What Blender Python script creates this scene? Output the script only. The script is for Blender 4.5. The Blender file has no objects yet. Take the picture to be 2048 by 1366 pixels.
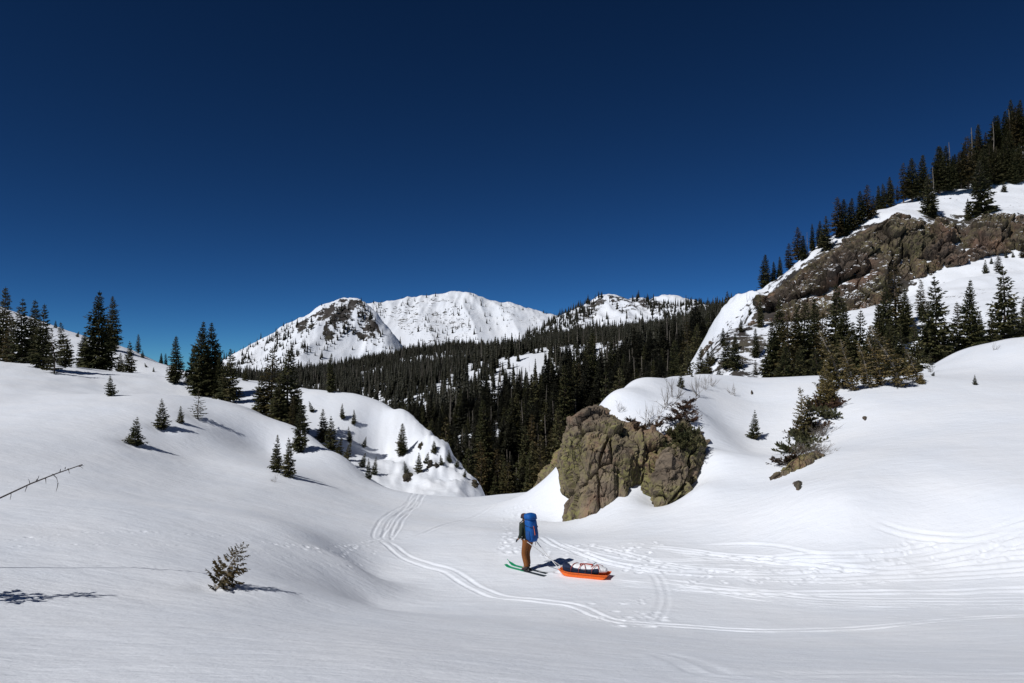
import bpy, bmesh, math, random
import numpy as np
from mathutils import Vector, Matrix

# ------------------------------------------------------------------ camera, sky, sun, exposure
scene = bpy.context.scene
COL = scene.collection
F = 2048 * 26.0 / 36.0                    # focal length in photo pixels
PITCH = math.radians(2.2)
cam_d = bpy.data.cameras.new('camera'); cam_d.lens = 26; cam_d.sensor_width = 36
cam_d.clip_start = 0.1; cam_d.clip_end = 20000
cam = bpy.data.objects.new('camera', cam_d); COL.objects.link(cam)
cam.rotation_euler = (math.radians(90) + PITCH, 0, 0)
scene.camera = cam

SUN_EL = math.radians(46); SHADOW_AZ = math.radians(38)
LDIR = Vector((math.cos(SHADOW_AZ)*math.cos(SUN_EL), math.sin(SHADOW_AZ)*math.cos(SUN_EL), -math.sin(SUN_EL)))
world = bpy.data.worlds.new('World'); scene.world = world; world.use_nodes = True
wn = world.node_tree
for n in list(wn.nodes): wn.nodes.remove(n)
sky = wn.nodes.new('ShaderNodeTexSky'); sky.sky_type = 'NISHITA'; sky.sun_disc = False
sky.sun_elevation = SUN_EL; sky.sun_rotation = math.atan2(-LDIR.x, -LDIR.y)
sky.altitude = 3400; sky.air_density = 0.6; sky.dust_density = 0.0; sky.ozone_density = 10.0
wb = wn.nodes.new('ShaderNodeBackground'); wb.inputs['Strength'].default_value = 0.05
wo = wn.nodes.new('ShaderNodeOutputWorld')
sg = wn.nodes.new('ShaderNodeGamma'); sg.inputs[1].default_value = 1.5          # thin, dry mountain air: deeper blue than at sea level
sm = wn.nodes.new('ShaderNodeVectorMath'); sm.operation = 'MULTIPLY'; sm.inputs[1].default_value = (.45, .60, .47)
wn.links.new(sky.outputs[0], sg.inputs[0]); wn.links.new(sg.outputs[0], sm.inputs[0]); wn.links.new(sm.outputs[0], wb.inputs['Color']); wn.links.new(wb.outputs[0], wo.inputs[0])
sun_d = bpy.data.lights.new('sun', 'SUN'); sun_d.energy = 3.6; sun_d.angle = math.radians(0.5); sun_d.color = (1.0, 0.985, 0.96)
sun = bpy.data.objects.new('sun', sun_d); COL.objects.link(sun)
sun.rotation_euler = LDIR.to_track_quat('-Z', 'Y').to_euler()
vs = scene.view_settings
vs.view_transform = 'Standard'; vs.look = 'None'; vs.gamma = 1.0; vs.exposure = 0.0; vs.use_curve_mapping = False

# ------------------------------------------------------------------ helpers
CP, SP = math.cos(PITCH), math.sin(PITCH)
def P(px, py, d):
    """world point seen at photo pixel (px, py) at forward distance d (metres along world Y)"""
    xc = (px - 1024) / F; zc = (683 - py) / F
    Y = CP - SP * zc; Z = SP + CP * zc
    k = d / Y
    return np.array([xc * k, d, Z * k])
def project(X, Y, Z):
    yc = Y * CP + Z * SP; zc = -Y * SP + Z * CP
    yc = np.maximum(yc, 1e-3)
    return 1024 + F * X / yc, 683 - F * zc / yc

def hash2(ix, iy, s):
    h = (ix.astype(np.int64) * 374761393 + iy.astype(np.int64) * 668265263 + s * 1274126177) & 0xffffffff
    h = ((h ^ (h >> 13)) * 1103515245) & 0xffffffff
    h = ((h ^ (h >> 16)) * 2654435761) & 0xffffffff
    return (h ^ (h >> 15)) & 0xffffffff
def noise2(x, y, s=0):
    ix = np.floor(x); iy = np.floor(y); fx = x - ix; fy = y - iy
    ux = fx*fx*fx*(fx*(fx*6-15)+10); uy = fy*fy*fy*(fy*(fy*6-15)+10)
    def g(a, b):
        t = hash2(ix + a, iy + b, s) / 4294967296.0 * 6.2831853
        return np.cos(t) * (fx - a) + np.sin(t) * (fy - b)
    a = g(0, 0); b = g(1, 0); c = g(0, 1); d = g(1, 1)
    return ((a + (b - a) * ux) + ((c + (d - c) * ux) - (a + (b - a) * ux)) * uy) * 1.4
def fbm(x, y, oct=4, s=0, gain=.5):
    v = np.zeros_like(x); a = 1.0
    for o in range(oct):
        v += a * noise2(x * 2**o + 17.3 * o, y * 2**o - 9.1 * o, s + o); a *= gain
    return v
def ridged(x, y, oct=4, s=0, gain=.5):
    v = np.zeros_like(x); a = 1.0
    for o in range(oct):
        v += a * (1 - np.abs(noise2(x * 2**o + 7.3 * o, y * 2**o - 3.1 * o, s + o)) * 2); a *= gain
    return v
def hash3(ix, iy, iz, s):
    h = (ix.astype(np.int64) * 374761393 + iy.astype(np.int64) * 668265263 + iz.astype(np.int64) * 2147483647 + s * 1274126177) & 0xffffffff
    h = ((h ^ (h >> 13)) * 1103515245) & 0xffffffff
    h = ((h ^ (h >> 16)) * 2654435761) & 0xffffffff
    return ((h ^ (h >> 15)) & 0xffffffff) / 4294967296.0
def cell3(p, s=0):
    """cellular noise: distance to nearest, to second, random value of the nearest cell"""
    ip = np.floor(p); n = len(p)
    f1 = np.full(n, 9.0); f2 = np.full(n, 9.0); cid = np.zeros(n); cv = np.zeros((n, 3)); rv = np.zeros((n, 3))
    for a in (-1, 0, 1):
        for b in (-1, 0, 1):
            for c in (-1, 0, 1):
                q = ip + (a, b, c)
                jx = hash3(q[:,0], q[:,1], q[:,2], s); jy = hash3(q[:,0], q[:,1], q[:,2], s+1); jz = hash3(q[:,0], q[:,1], q[:,2], s+2)
                d = np.sqrt((q[:,0]+jx-p[:,0])**2 + (q[:,1]+jy-p[:,1])**2 + (q[:,2]+jz-p[:,2])**2)
                m = d < f1
                f2 = np.where(m, f1, np.minimum(f2, d)); cid = np.where(m, (jx*7.3+jy*3.1) % 1.0, cid); f1 = np.where(m, d, f1)
                cv[m] = (p - q - np.stack([jx, jy, jz], 1))[m]; rv[m] = (np.stack([jy*5.7 % 1, jz*9.1 % 1, jx*6.3 % 1], 1) - .5)[m]
    return f1, f2, cid, (cv*rv).sum(1)
def noise3(p, s=0):
    ip = np.floor(p); f = p - ip; u = f*f*(3-2*f); r = 0
    for a in (0, 1):
        for b in (0, 1):
            for c in (0, 1):
                w = (u[:,0] if a else 1-u[:,0]) * (u[:,1] if b else 1-u[:,1]) * (u[:,2] if c else 1-u[:,2])
                r = r + w * hash3(ip[:,0]+a, ip[:,1]+b, ip[:,2]+c, s)
    return r * 2 - 1
def fbm3(p, oct=4, s=0, gain=.5):
    v = 0; a = 1
    for o in range(oct): v = v + a * noise3(p * 2**o + 3.7*o, s + o); a *= gain
    return v

class Field:
    """smooth height field through surveyed points (thin plate spline over bearing and log distance)"""
    def __init__(self, pts, smooth=1e-4):
        pts = np.array(pts, float)
        self.c = np.stack([np.arctan2(pts[:,0], pts[:,1]), np.log(np.hypot(pts[:,0], pts[:,1]))], 1)
        n = len(pts); d = self.k(self.c)
        A = np.zeros((n+3, n+3)); A[:n,:n] = d + np.eye(n)*smooth
        Q = np.concatenate([np.ones((n,1)), self.c], 1); A[:n,n:] = Q; A[n:,:n] = Q.T
        self.w = np.linalg.solve(A, np.concatenate([pts[:,2], np.zeros(3)])); self.n = n
    def k(self, q):
        d2 = ((q[:,None,:] - self.c[None,:,:])**2).sum(2)
        return 0.5 * d2 * np.log(d2 + 1e-12)
    def exact(self, q):
        out = np.empty(len(q))
        for i in range(0, len(q), 20000):
            b = q[i:i+20000]
            out[i:i+20000] = self.k(b) @ self.w[:self.n] + self.w[self.n] + b @ self.w[self.n+1:]
        return out
    def table(self, a0, a1, r0, r1, na, nr):
        self.a0, self.l0 = a0, math.log(r0); self.da = (a1-a0)/(na-1); self.dl = (math.log(r1)-self.l0)/(nr-1); self.na, self.nr = na, nr
        A, L = np.meshgrid(a0 + self.da*np.arange(na), self.l0 + self.dl*np.arange(nr), indexing='ij')
        self.t = self.exact(np.stack([A.ravel(), L.ravel()], 1)).reshape(na, nr); return self
    def __call__(self, X, Y):
        u = np.clip((np.arctan2(X, Y) - self.a0)/self.da, 1, self.na-2.001); v = np.clip((np.log(np.hypot(X, Y)+1e-9) - self.l0)/self.dl, 1, self.nr-2.001)
        i = u.astype(int); j = v.astype(int); u = u - i; v = v - j
        def wts(f): return (-.5*f+f*f-.5*f**3, 1-2.5*f*f+1.5*f**3, .5*f+2*f*f-1.5*f**3, -.5*f*f+.5*f**3)
        wu = wts(u); wv = wts(v); r = 0
        for a in range(4):
            for b in range(4): r = r + wu[a]*wv[b]*self.t[i+a-1, j+b-1]
        return r

def link(o): COL.objects.link(o); return o
def mesh_np(name, verts, faces, smooth=False, attrs=None):
    """mesh from numpy arrays; faces is (n,3) or (n,4)"""
    me = bpy.data.meshes.new(name)
    v = np.ascontiguousarray(verts, np.float32); f = np.ascontiguousarray(faces, np.int32); k = f.shape[1]
    me.vertices.add(len(v)); me.vertices.foreach_set('co', v.ravel())
    me.loops.add(f.size); me.loops.foreach_set('vertex_index', f.ravel())
    me.polygons.add(len(f)); me.polygons.foreach_set('loop_start', np.arange(0, f.size, k, dtype=np.int32))
    try: me.polygons.foreach_set('loop_total', np.full(len(f), k, np.int32))
    except Exception: pass
    me.polygons.foreach_set('use_smooth', np.full(len(f), smooth, bool))
    for an, arr in (attrs or {}).items():
        at = me.attributes.new(an, 'FLOAT', 'POINT'); at.data.foreach_set('value', np.ascontiguousarray(arr, np.float32))
    me.update(calc_edges=True)
    return me
def grid_faces(nu, nv):
    """quads of an nu x nv vertex grid (index i*nv+j)"""
    i, j = np.meshgrid(np.arange(nu-1), np.arange(nv-1), indexing='ij')
    a = (i*nv + j).ravel(); b = a + nv
    return np.stack([a, b, b+1, a+1], 1)
def obj(name, me, mat, parent=None):
    o = bpy.data.objects.new(name, me); link(o)
    if mat is not None and not me.materials: me.materials.append(mat)
    if parent is not None: o.parent = parent
    return o
def tag(o, label=None, cat=None, group=None, kind=None):
    if label: o['label'] = label
    if cat: o['category'] = cat
    if group: o['group'] = group
    if kind: o['kind'] = kind
    return o
def empty(name, loc=(0,0,0), rot=(0,0,0)):
    o = bpy.data.objects.new(name, None); link(o); o.location = loc; o.rotation_euler = rot
    o.empty_display_size = .2
    return o
def in_poly(px, py, poly):
    r = np.zeros(px.shape, bool); n = len(poly)
    for i in range(n):
        x0, y0 = poly[i]; x1, y1 = poly[(i+1) % n]
        if y0 == y1: continue
        c = ((y0 > py) != (y1 > py)) & (px < (x1-x0)*(py-y0)/(y1-y0) + x0)
        r ^= c
    return r

# ------------------------------------------------------------------ materials
def nodes(name):
    m = bpy.data.materials.new(name); m.use_nodes = True
    nt = m.node_tree; b = nt.nodes['Principled BSDF']
    return m, nt, b
def N(nt, t, **kw):
    n = nt.nodes.new(t)
    for k, v in kw.items():
        if k.startswith('i_'):
            n.inputs[k[2:].replace('_', ' ')].default_value = v
        else: setattr(n, k, v)
    return n
def noise_node(nt, vec, scale, detail=4, rough=.55):
    n = N(nt, 'ShaderNodeTexNoise'); n.inputs['Scale'].default_value = scale; n.inputs['Detail'].default_value = detail
    n.inputs['Roughness'].default_value = rough
    if vec is not None: nt.links.new(vec, n.inputs['Vector'])
    return n
def ramp(nt, fac, stops):
    r = N(nt, 'ShaderNodeValToRGB'); e = r.color_ramp.elements
    while len(e) < len(stops): e.new(.5)
    for i, (p, c) in enumerate(stops):
        e[i].position = p; e[i].color = c if len(c) == 4 else (*c, 1)
    nt.links.new(fac, r.inputs[0]); return r
def mixc(nt, fac, a, b):
    m = N(nt, 'ShaderNodeMix', data_type='RGBA')
    if isinstance(fac, float): m.inputs['Factor'].default_value = fac
    else: nt.links.new(fac, m.inputs['Factor'])
    for s, v in ((6, a), (7, b)):
        if isinstance(v, tuple): m.inputs[s].default_value = (*v, 1)
        else: nt.links.new(v, m.inputs[s])
    return m.outputs[2]
def plain(name, col, rough=.6, spec=.3, metal=0.0, var=.15, scale=8):
    m, nt, b = nodes(name)
    tc = N(nt, 'ShaderNodeTexCoord'); n = noise_node(nt, tc.outputs['Object'], scale)
    c0 = tuple(c*(1-var) for c in col); c1 = tuple(min(1, c*(1+var)) for c in col)
    r = ramp(nt, n.outputs['Fac'], [(.3, c0), (.7, c1)])
    nt.links.new(r.outputs[0], b.inputs['Base Color'])
    b.inputs['Roughness'].default_value = rough; b.inputs['Specular IOR Level'].default_value = spec; b.inputs['Metallic'].default_value = metal
    return m

SNOW_COL = (.80, .805, .82)
def snow_shader(nt, b, near):
    geo = N(nt, 'ShaderNodeNewGeometry')
    b.inputs['Roughness'].default_value = .65; b.inputs['Specular IOR Level'].default_value = .22
    n0 = noise_node(nt, geo.outputs['Position'], .35 if near else .02, 4)
    r = ramp(nt, n0.outputs['Fac'], [(.3, (.765, .80, .865)), (.7, (.81, .83, .875))])
    if near:
        mp = N(nt, 'ShaderNodeMapping'); mp.inputs['Scale'].default_value = (1.0, 2.6, 1.6); mp.inputs['Rotation'].default_value = (0, 0, .25)
        nt.links.new(geo.outputs['Position'], mp.inputs['Vector'])
        n1 = noise_node(nt, mp.outputs[0], 1.5, 5, .6); n2 = noise_node(nt, geo.outputs['Position'], 13, 4, .65)
        b1 = N(nt, 'ShaderNodeBump'); b1.inputs['Strength'].default_value = .75; b1.inputs['Distance'].default_value = .055
        b2 = N(nt, 'ShaderNodeBump'); b2.inputs['Strength'].default_value = .7; b2.inputs['Distance'].default_value = .012
        nt.links.new(n1.outputs['Fac'], b1.inputs['Height']); nt.links.new(n2.outputs['Fac'], b2.inputs['Height'])
        nt.links.new(b1.outputs[0], b2.inputs['Normal']); nt.links.new(b2.outputs[0], b.inputs['Normal'])
    return r.outputs[0], geo
def make_snow(name, near):
    m, nt, b = nodes(name); c, g = snow_shader(nt, b, near)
    nt.links.new(c, b.inputs['Base Color']); return m
def rock_color(nt, vec, sc, lichen, pink, base=((.055,.046,.038), (.16,.135,.11))):
    n1 = noise_node(nt, vec, sc*.5, 6, .62); n2 = noise_node(nt, vec, sc*.22, 4); n3 = noise_node(nt, vec, sc*3.2, 6, .7); n4 = noise_node(nt, vec, sc*.35, 3)
    c = ramp(nt, n1.outputs['Fac'], [(.3, base[0]), (.55, tuple((x+y)/2 for x, y in zip(*base))), (.75, base[1])]).outputs[0]
    f = ramp(nt, n4.outputs['Fac'], [(.52, (0,0,0)), (.68, (pink,)*3)]).outputs[0]
    c = mixc(nt, f, c, (.25, .145, .10))
    mm = N(nt, 'ShaderNodeMath', operation='MULTIPLY')
    l1 = ramp(nt, n2.outputs['Fac'], [(.45, (0,0,0)), (.6, (1,1,1))]); l2 = ramp(nt, n3.outputs['Fac'], [(.42, (0,0,0)), (.56, (lichen,)*3)])
    nt.links.new(l1.outputs[0], mm.inputs[0]); nt.links.new(l2.outputs[0], mm.inputs[1])
    c = mixc(nt, mm.outputs[0], c, (.225, .215, .08))
    f3 = ramp(nt, n3.outputs['Fac'], [(.33, (.75,)*3), (.45, (0,0,0))]).outputs[0]
    c = mixc(nt, f3, c, (.035, .03, .026))
    return c, n3
def make_rock(name, sc, lichen, pink, bump, base=((.055,.046,.038), (.16,.135,.11)), snowy=False):
    m, nt, b = nodes(name); geo = N(nt, 'ShaderNodeNewGeometry')
    c, n3 = rock_color(nt, geo.outputs['Position'], sc, lichen, pink, base)
    mp = N(nt, 'ShaderNodeMapping'); mp.inputs['Scale'].default_value = (1, 1, .45); mp.inputs['Rotation'].default_value = (.1, .25, 0)
    wn_ = noise_node(nt, geo.outputs['Position'], sc*.8, 3); wv = N(nt, 'ShaderNodeVectorMath', operation='SCALE'); wv.inputs['Scale'].default_value = .55/sc
    nt.links.new(wn_.outputs['Color'], wv.inputs[0]); wa = N(nt, 'ShaderNodeVectorMath', operation='ADD'); nt.links.new(geo.outputs['Position'], wa.inputs[0]); nt.links.new(wv.outputs[0], wa.inputs[1])
    nt.links.new(wa.outputs[0], mp.inputs['Vector'])
    vo = N(nt, 'ShaderNodeTexVoronoi', feature='DISTANCE_TO_EDGE'); vo.inputs['Scale'].default_value = sc*1.25; nt.links.new(mp.outputs[0], vo.inputs['Vector'])
    crack = ramp(nt, vo.outputs['Distance'], [(.0, (1,1,1)), (.045, (0,0,0))]).outputs[0]
    cm = N(nt, 'ShaderNodeMath', operation='MULTIPLY'); nt.links.new(crack, cm.inputs[0]); cm.inputs[1].default_value = .7
    nm_ = noise_node(nt, geo.outputs['Position'], sc*.6, 3); rm_ = ramp(nt, nm_.outputs['Fac'], [(.46, (0,0,0)), (.6, (1,1,1))]); nt.links.new(rm_.outputs[0], cm.inputs[1])
    c = mixc(nt, cm.outputs[0], c, (.025, .021, .018))
    b.inputs['Roughness'].default_value = .9; b.inputs['Specular IOR Level'].default_value = .15
    if snowy:
        sx = N(nt, 'ShaderNodeSeparateXYZ'); nt.links.new(geo.outputs['True Normal'], sx.inputs[0])
        ns = noise_node(nt, geo.outputs['Position'], .07, 4); ad = N(nt, 'ShaderNodeMath', operation='ADD'); nt.links.new(sx.outputs[2], ad.inputs[0]); nt.links.new(ns.outputs['Fac'], ad.inputs[1])
        c = mixc(nt, ramp(nt, ad.outputs[0], [(.56, (0,0,0)), (.575, (1,1,1))]).outputs[0], c, (.8, .82, .86)); SNOWY.append((ad, nt))
        ad.use_clamp = False; sc_ = N(nt, 'ShaderNodeMath', operation='MULTIPLY'); sc_.inputs[1].default_value = .42
        rr = [l.to_socket for l in nt.links if l.from_socket == ad.outputs[0]][0]; nt.links.new(ad.outputs[0], sc_.inputs[0]); nt.links.new(sc_.outputs[0], rr)
    nt.links.new(c, b.inputs['Base Color'])
    bp = N(nt, 'ShaderNodeBump'); bp.inputs['Strength'].default_value = .8; bp.inputs['Distance'].default_value = bump
    n5 = noise_node(nt, geo.outputs['Position'], sc*2.0, 7, .7)
    hs = N(nt, 'ShaderNodeMath', operation='SUBTRACT'); nt.links.new(n5.outputs['Fac'], hs.inputs[0]); nt.links.new(cm.outputs[0], hs.inputs[1]); nt.links.new(hs.outputs[0], bp.inputs['Height']); nt.links.new(bp.outputs[0], b.inputs['Normal'])
    return m
SNOWY = []
def make_mountain(name, sc):
    """snow with bare rock where the 'rock' attribute of the surface says so"""
    m, nt, b = nodes(name); c, geo = snow_shader(nt, b, False)
    rc, _ = rock_color(nt, geo.outputs['Position'], sc, .15, .0, ((.022,.02,.02), (.08,.068,.06)))
    at = N(nt, 'ShaderNodeAttribute', attribute_name='rock')
    nz = noise_node(nt, geo.outputs['Position'], sc*2.0, 6, .7)
    ad = N(nt, 'ShaderNodeMath', operation='ADD'); nt.links.new(at.outputs['Fac'], ad.inputs[0]); nt.links.new(nz.outputs['Fac'], ad.inputs[1])
    f = ramp(nt, ad.outputs[0], [(.70, (0,0,0)), (.74, (1,1,1))]).outputs[0]
    nt.links.new(mixc(nt, f, c, rc), b.inputs['Base Color'])
    bp = N(nt, 'ShaderNodeBump'); bp.inputs['Strength'].default_value = .15; bp.inputs['Distance'].default_value = .4/sc
    nt.links.new(nz.outputs['Fac'], bp.inputs['Height']); nt.links.new(bp.outputs[0], b.inputs['Normal'])
    return m
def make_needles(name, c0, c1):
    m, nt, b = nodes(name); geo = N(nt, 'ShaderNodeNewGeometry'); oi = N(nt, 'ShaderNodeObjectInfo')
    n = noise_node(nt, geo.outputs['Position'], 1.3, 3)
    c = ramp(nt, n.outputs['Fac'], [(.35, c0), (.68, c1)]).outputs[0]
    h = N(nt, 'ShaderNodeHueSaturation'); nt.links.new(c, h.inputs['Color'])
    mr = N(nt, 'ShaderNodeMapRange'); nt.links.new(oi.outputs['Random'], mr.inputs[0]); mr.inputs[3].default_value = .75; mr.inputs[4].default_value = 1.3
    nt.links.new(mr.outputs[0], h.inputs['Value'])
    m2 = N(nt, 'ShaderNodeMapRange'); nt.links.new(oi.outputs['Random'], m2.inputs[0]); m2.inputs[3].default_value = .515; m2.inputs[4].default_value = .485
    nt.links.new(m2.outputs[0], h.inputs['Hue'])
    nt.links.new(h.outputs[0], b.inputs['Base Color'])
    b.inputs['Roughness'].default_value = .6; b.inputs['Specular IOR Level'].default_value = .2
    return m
M = dict(
    snow=make_snow('snow', True), far_snow=make_snow('far_snow', False),
    mountain=make_mountain('mountain_snow_and_rock', .05), hill=make_mountain('hill_snow_and_rock', .3),
    boulder=make_rock('lichen_rock', 1.6, .8, .9, .07, ((.075,.06,.046), (.28,.22,.16))), cliff=make_rock('cliff_rock', .45, .3, .5, .22, ((.042,.034,.028), (.15,.112,.085)), True),
    wet_rock=make_rock('dark_rock', 4, .2, .2, .03, ((.025,.022,.019), (.085,.072,.06))),
    stone=make_rock('brown_stone', 6, .2, .5, .03),
    needles=make_needles('spruce_needles', (.034,.040,.016), (.085,.076,.032)),
    olive=make_needles('olive_needles', (.08,.066,.025), (.22,.16,.062)), sapling=make_needles('sapling_needles', (.038,.034,.013), (.10,.074,.03)),
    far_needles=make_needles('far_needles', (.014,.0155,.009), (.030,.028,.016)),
    rust=make_needles('dead_needles', (.10,.045,.02), (.16,.07,.03)),
    bark=plain('bark', (.085,.065,.05), .9, .1), pale_bark=plain('pale_bark', (.34,.285,.22), .85, .1),
    grey_wood=plain('grey_dead_wood', (.20,.175,.15), .85, .1), dark_wood=plain('dark_dead_wood', (.045,.035,.033), .8, .15),
    brush=make_needles('brown_brush', (.04,.024,.014), (.09,.05,.028)),
)
# ------------------------------------------------------------------ the near snow field
def W(px, d, Z): return np.array([(px - 1024) / F * d, d, Z])
near_pts = [P(*t) for t in [
    # bank in front of the photographer
    (-300,1366,6.0),(0,1366,6.3),(400,1366,6.3),(800,1366,6.7),(1200,1366,7.4),(1600,1366,8.0),(2048,1366,8.2),(2350,1366,8.0),
    (-200,1250,9.2),(0,1250,9.6),(400,1250,10),(700,1250,12),(1000,1250,14.6),(1300,1262,15.8),(1650,1262,16),(2048,1240,16.2),(2300,1240,16),
    (0,1200,11.3),(415,1180,13.5),(600,1200,14.2),(586,1187,14.3),(740,1206,18.6),(820,1216,18.4),(950,1206,19.3),
    # basin floor
    (800,1150,22.6),(735,1150,21.9),(900,1100,25.1),(1060,1145,22.7),(1200,1160,21.7),(1000,1060,28.4),(1400,1150,22.2),(1700,1150,21.7),(2048,1150,20.8),
    (1300,1090,25.5),(1500,1080,25.2),(1800,1080,23.4),
    # lip of the bank
    (560,1150,16.5),(640,1150,18.5),(630,1110,20.0),(700,1120,21.0),
    # left hill
    (0,1100,14.5),(0,1000,20),(0,900,29),(0,800,45),(0,725,66),(-200,1000,20),(-250,720,66),(-150,850,36),
    (300,1100,15.8),(300,1000,25),(268,888,36),(320,940,33),(378,922,37.6),(535,905,46.5),(450,960,34.5),(220,790,52),(180,738,73),
    (500,1060,20.6),(500,980,32),(600,1060,22.4),(560,945,38),(390,835,44),(345,765,68),(410,785,66),(470,806,60),
    (530,830,55),(591,857,50),(625,876,49),(686,910,47),(739,963,45),(814,985,44),
    (770,1080,27.2),(850,992,42),(700,1040,29.5),(700,985,39),(640,930,44),
    # gap
    (900,996,45),(970,1000,46.5),(1000,1006,47.5),(1050,1001,46),(1100,975,44),(1135,958,41.5),(900,1040,34),(1080,1040,33),
    # second hump
    (686,812,72),(730,826,70),(786,837,68),(842,862,66),(856,877,64),(911,908,61),(939,942,58),(962,985,55),
    (700,900,58),(760,940,55.5),(800,955,55),(850,955,55),(905,980,51),(760,880,61),(820,900,60),(870,925,58.5),
    (480,764,85),(530,772,82),(611,782,78),(644,793,76),
    # left skyline ridge
    (-200,585,135),(0,612,130),(100,654,125),(160,673,120),(225,693,115),(290,718,110),(335,737,108),(60,690,95),(150,712,92),(260,738,88),(330,755,86),(-150,690,95),
    # feet and tops of the right rocks
    (1106,1056,31.2),(1160,1060,29.8),(1240,1030,29.8),(1262,996,31.2),(1278,962,32.6),(1300,1028,29.3),(1360,1006,29.4),(1398,968,30.1),(1425,900,32.5),(1392,855,35.2),(1380,815,36.5),
    (1220,795,37.6),(1250,822,36.6),(1276,852,35.6),(1330,842,35.8),(1300,800,38),(1350,790,39.5),(1420,790,42.0),(1420,840,37.3),(1460,850,38.5),(1260,766,41),(1330,756,46),(1430,753.5,50),(1540,754,49),(1640,751,48),
    # right slope
    (1500,1000,28),(1500,900,35.5),(1500,800,43.5),(1450,900,33.8),(1450,960,30.2),(1550,960,29.6),(1600,970,27.4),(1700,1000,25),(1640,900,32),(1700,800,39.5),
    (1840,790,39),(1950,770,40.5),(2048,780,38.5),(2048,900,28),(2048,1000,23.5),(1850,900,29.5),(1850,1000,24.8),(1850,747,47),(1900,706,60),(2048,684,63),(2048,740,46.5),
    (2300,1150,20),(2300,1000,23),(2300,800,36),(2300,680,60)]]
near_pts += [W(*t) for t in [
    (1024,0.9,-1.66),(-3000,1.2,-1.7),(5000,1.2,-1.8),(1024,2.2,-1.92),(-1000,3,-2.1),(3000,3,-2.3),(1024,4.2,-2.38),
    (591,57,-5.4),(640,54,-6.2),(740,50,-8.4),(820,49,-8.6),(1000,54,-12),(1000,70,-25),(900,70,-20),(1060,60,-17),(1000,110,-42),(700,100,-26),(800,90,-24),
    (730,84,-9),(842,78,-12),(939,70,-17),(500,100,-5),(620,95,-9),(0,155,8),(200,145,0),(335,130,-6),(450,130,-16),(-300,160,9),
    (1130,46,-9.5),(1130,56,-14),(1200,45,-4.5),(1250,54,-4.5),(1200,60,-12),(1300,72,-8),(1330,54,-1.2),(1430,56,-1.3),(1540,55,-1.2),(1300,110,-35),(1430,64,-3.4),(1540,64,-4),(1640,60,-3.2),(1640,90,-14),(1430,90,-16),(1800,62,-1.2),
    (1850,66,-.6),(1900,75,-.5),(2048,80,0),(1900,110,-10),(2100,110,-8),(1200,160,-60),(1700,160,-40),(2100,160,-30),(800,160,-50),
    (1112,34,-7.05),(1312,31.6,-5.8),(1355,31.6,-5.5),(1160,33.0,-6.5),(1210,33.2,-5.6),(1255,34.2,-4.9),(1320,33.4,-4.7),(1360,33.2,-4.3)]]
near_field = Field(near_pts, 3e-4).table(-1.15, 1.15, .4, 185, 300, 360)
mounds = []      # (x, y, radius, height): hollows and drifts
def near_h(X, Y):
    r = np.hypot(X, Y); z = near_field(X, Y)
    z = z + .10 * fbm(X/9.0, Y/9.0, 3, 5) * np.clip((r-4)/20, 0, 1) + .016 * fbm(X/1.7, Y/1.1, 3, 11)
    z = z + .35 * fbm(X/13.0, Y/13.0, 4, 8) * np.clip((r-46)/15, 0, 1)
    ex = X + 5.5; ey = Y - 59.0; z = z + (.75*(ridged(X/3.2, Y/3.2, 3, 15) - 1.1)) * np.exp(-(ex*ex/20 + ey*ey/45))
    for (mx, my, mr, mh) in mounds:
        z = z + mh * np.exp(-((X-mx)**2 + (Y-my)**2) / mr**2)
    return z
def hit(px, py, hf=near_h, r0=4.0, r1=160.0, n=1400):
    """where the line of sight through a photo pixel meets a height field"""
    d = np.geomspace(r0, r1, n); p = P(px, py, 1.0)
    X = p[0]*d; Z = p[2]*d
    below = np.nonzero(hf(X, d) >= Z)[0]
    if len(below) == 0: return None
    k = below[0]
    return np.array([X[k], d[k], Z[k]])
def ground(x, y, hf=near_h): return float(hf(np.array([x]), np.array([y]))[0])

# small hollows and drifts, given where they lie
for (px, py, mr, mh) in [(755,868,2.4,-1.7),(800,862,1.5,1.0),(842,878,1.4,1.0),(870,905,1.5,.9),(720,880,1.8,.6),(690,905,1.5,-.5),(880,935,1.6,.6),(905,925,1.6,-.6),
                         (420,1176,.35,-.06),(268,890,.7,-.15),(323,858,.7,-.15),(395,836,.8,-.2),(500,850,3.,.35),(1250,800,2.,.25),(1340,790,2.2,.2)]:
    h = hit(px, py)
    if h is not None: mounds.append((h[0], h[1], mr, mh))

# ski tracks, sled trail and footprints pressed into the snow
def on_snow(pts): return [hit(a, b)[:2] for a, b in pts]
def smooth_line(pts, n):
    pts = np.array(pts); t = np.linspace(0, len(pts)-1, n); out = []
    for s in t:
        i = min(int(s), len(pts)-2); f = s - i
        p0 = pts[max(i-1,0)]; p1 = pts[i]; p2 = pts[i+1]; p3 = pts[min(i+2, len(pts)-1)]
        out.append(.5*((2*p1) + (-p0+p2)*f + (2*p0-5*p1+4*p2-p3)*f*f + (-p0+3*p1-3*p2+p3)*f**3))
    return np.array(out)
tracks = []     # (polyline, half width, depth, [offsets], rim)
def track(px_pts, w, dep, offs=(0,), rim=.35):
    l = smooth_line(on_snow(px_pts), len(px_pts)*4)
    if px_pts[-1][0] > 2050:                       # trails that leave the picture run on
        t = l[-1]-l[-3]; t = t/np.hypot(*t); l = np.concatenate([l, [l[-1]+t*k + np.array([-t[1], t[0]])*.012*k*k for k in (1, 2, 4, 6, 8, 10)]])
    tracks.append((l, w, dep, offs, rim))
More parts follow.
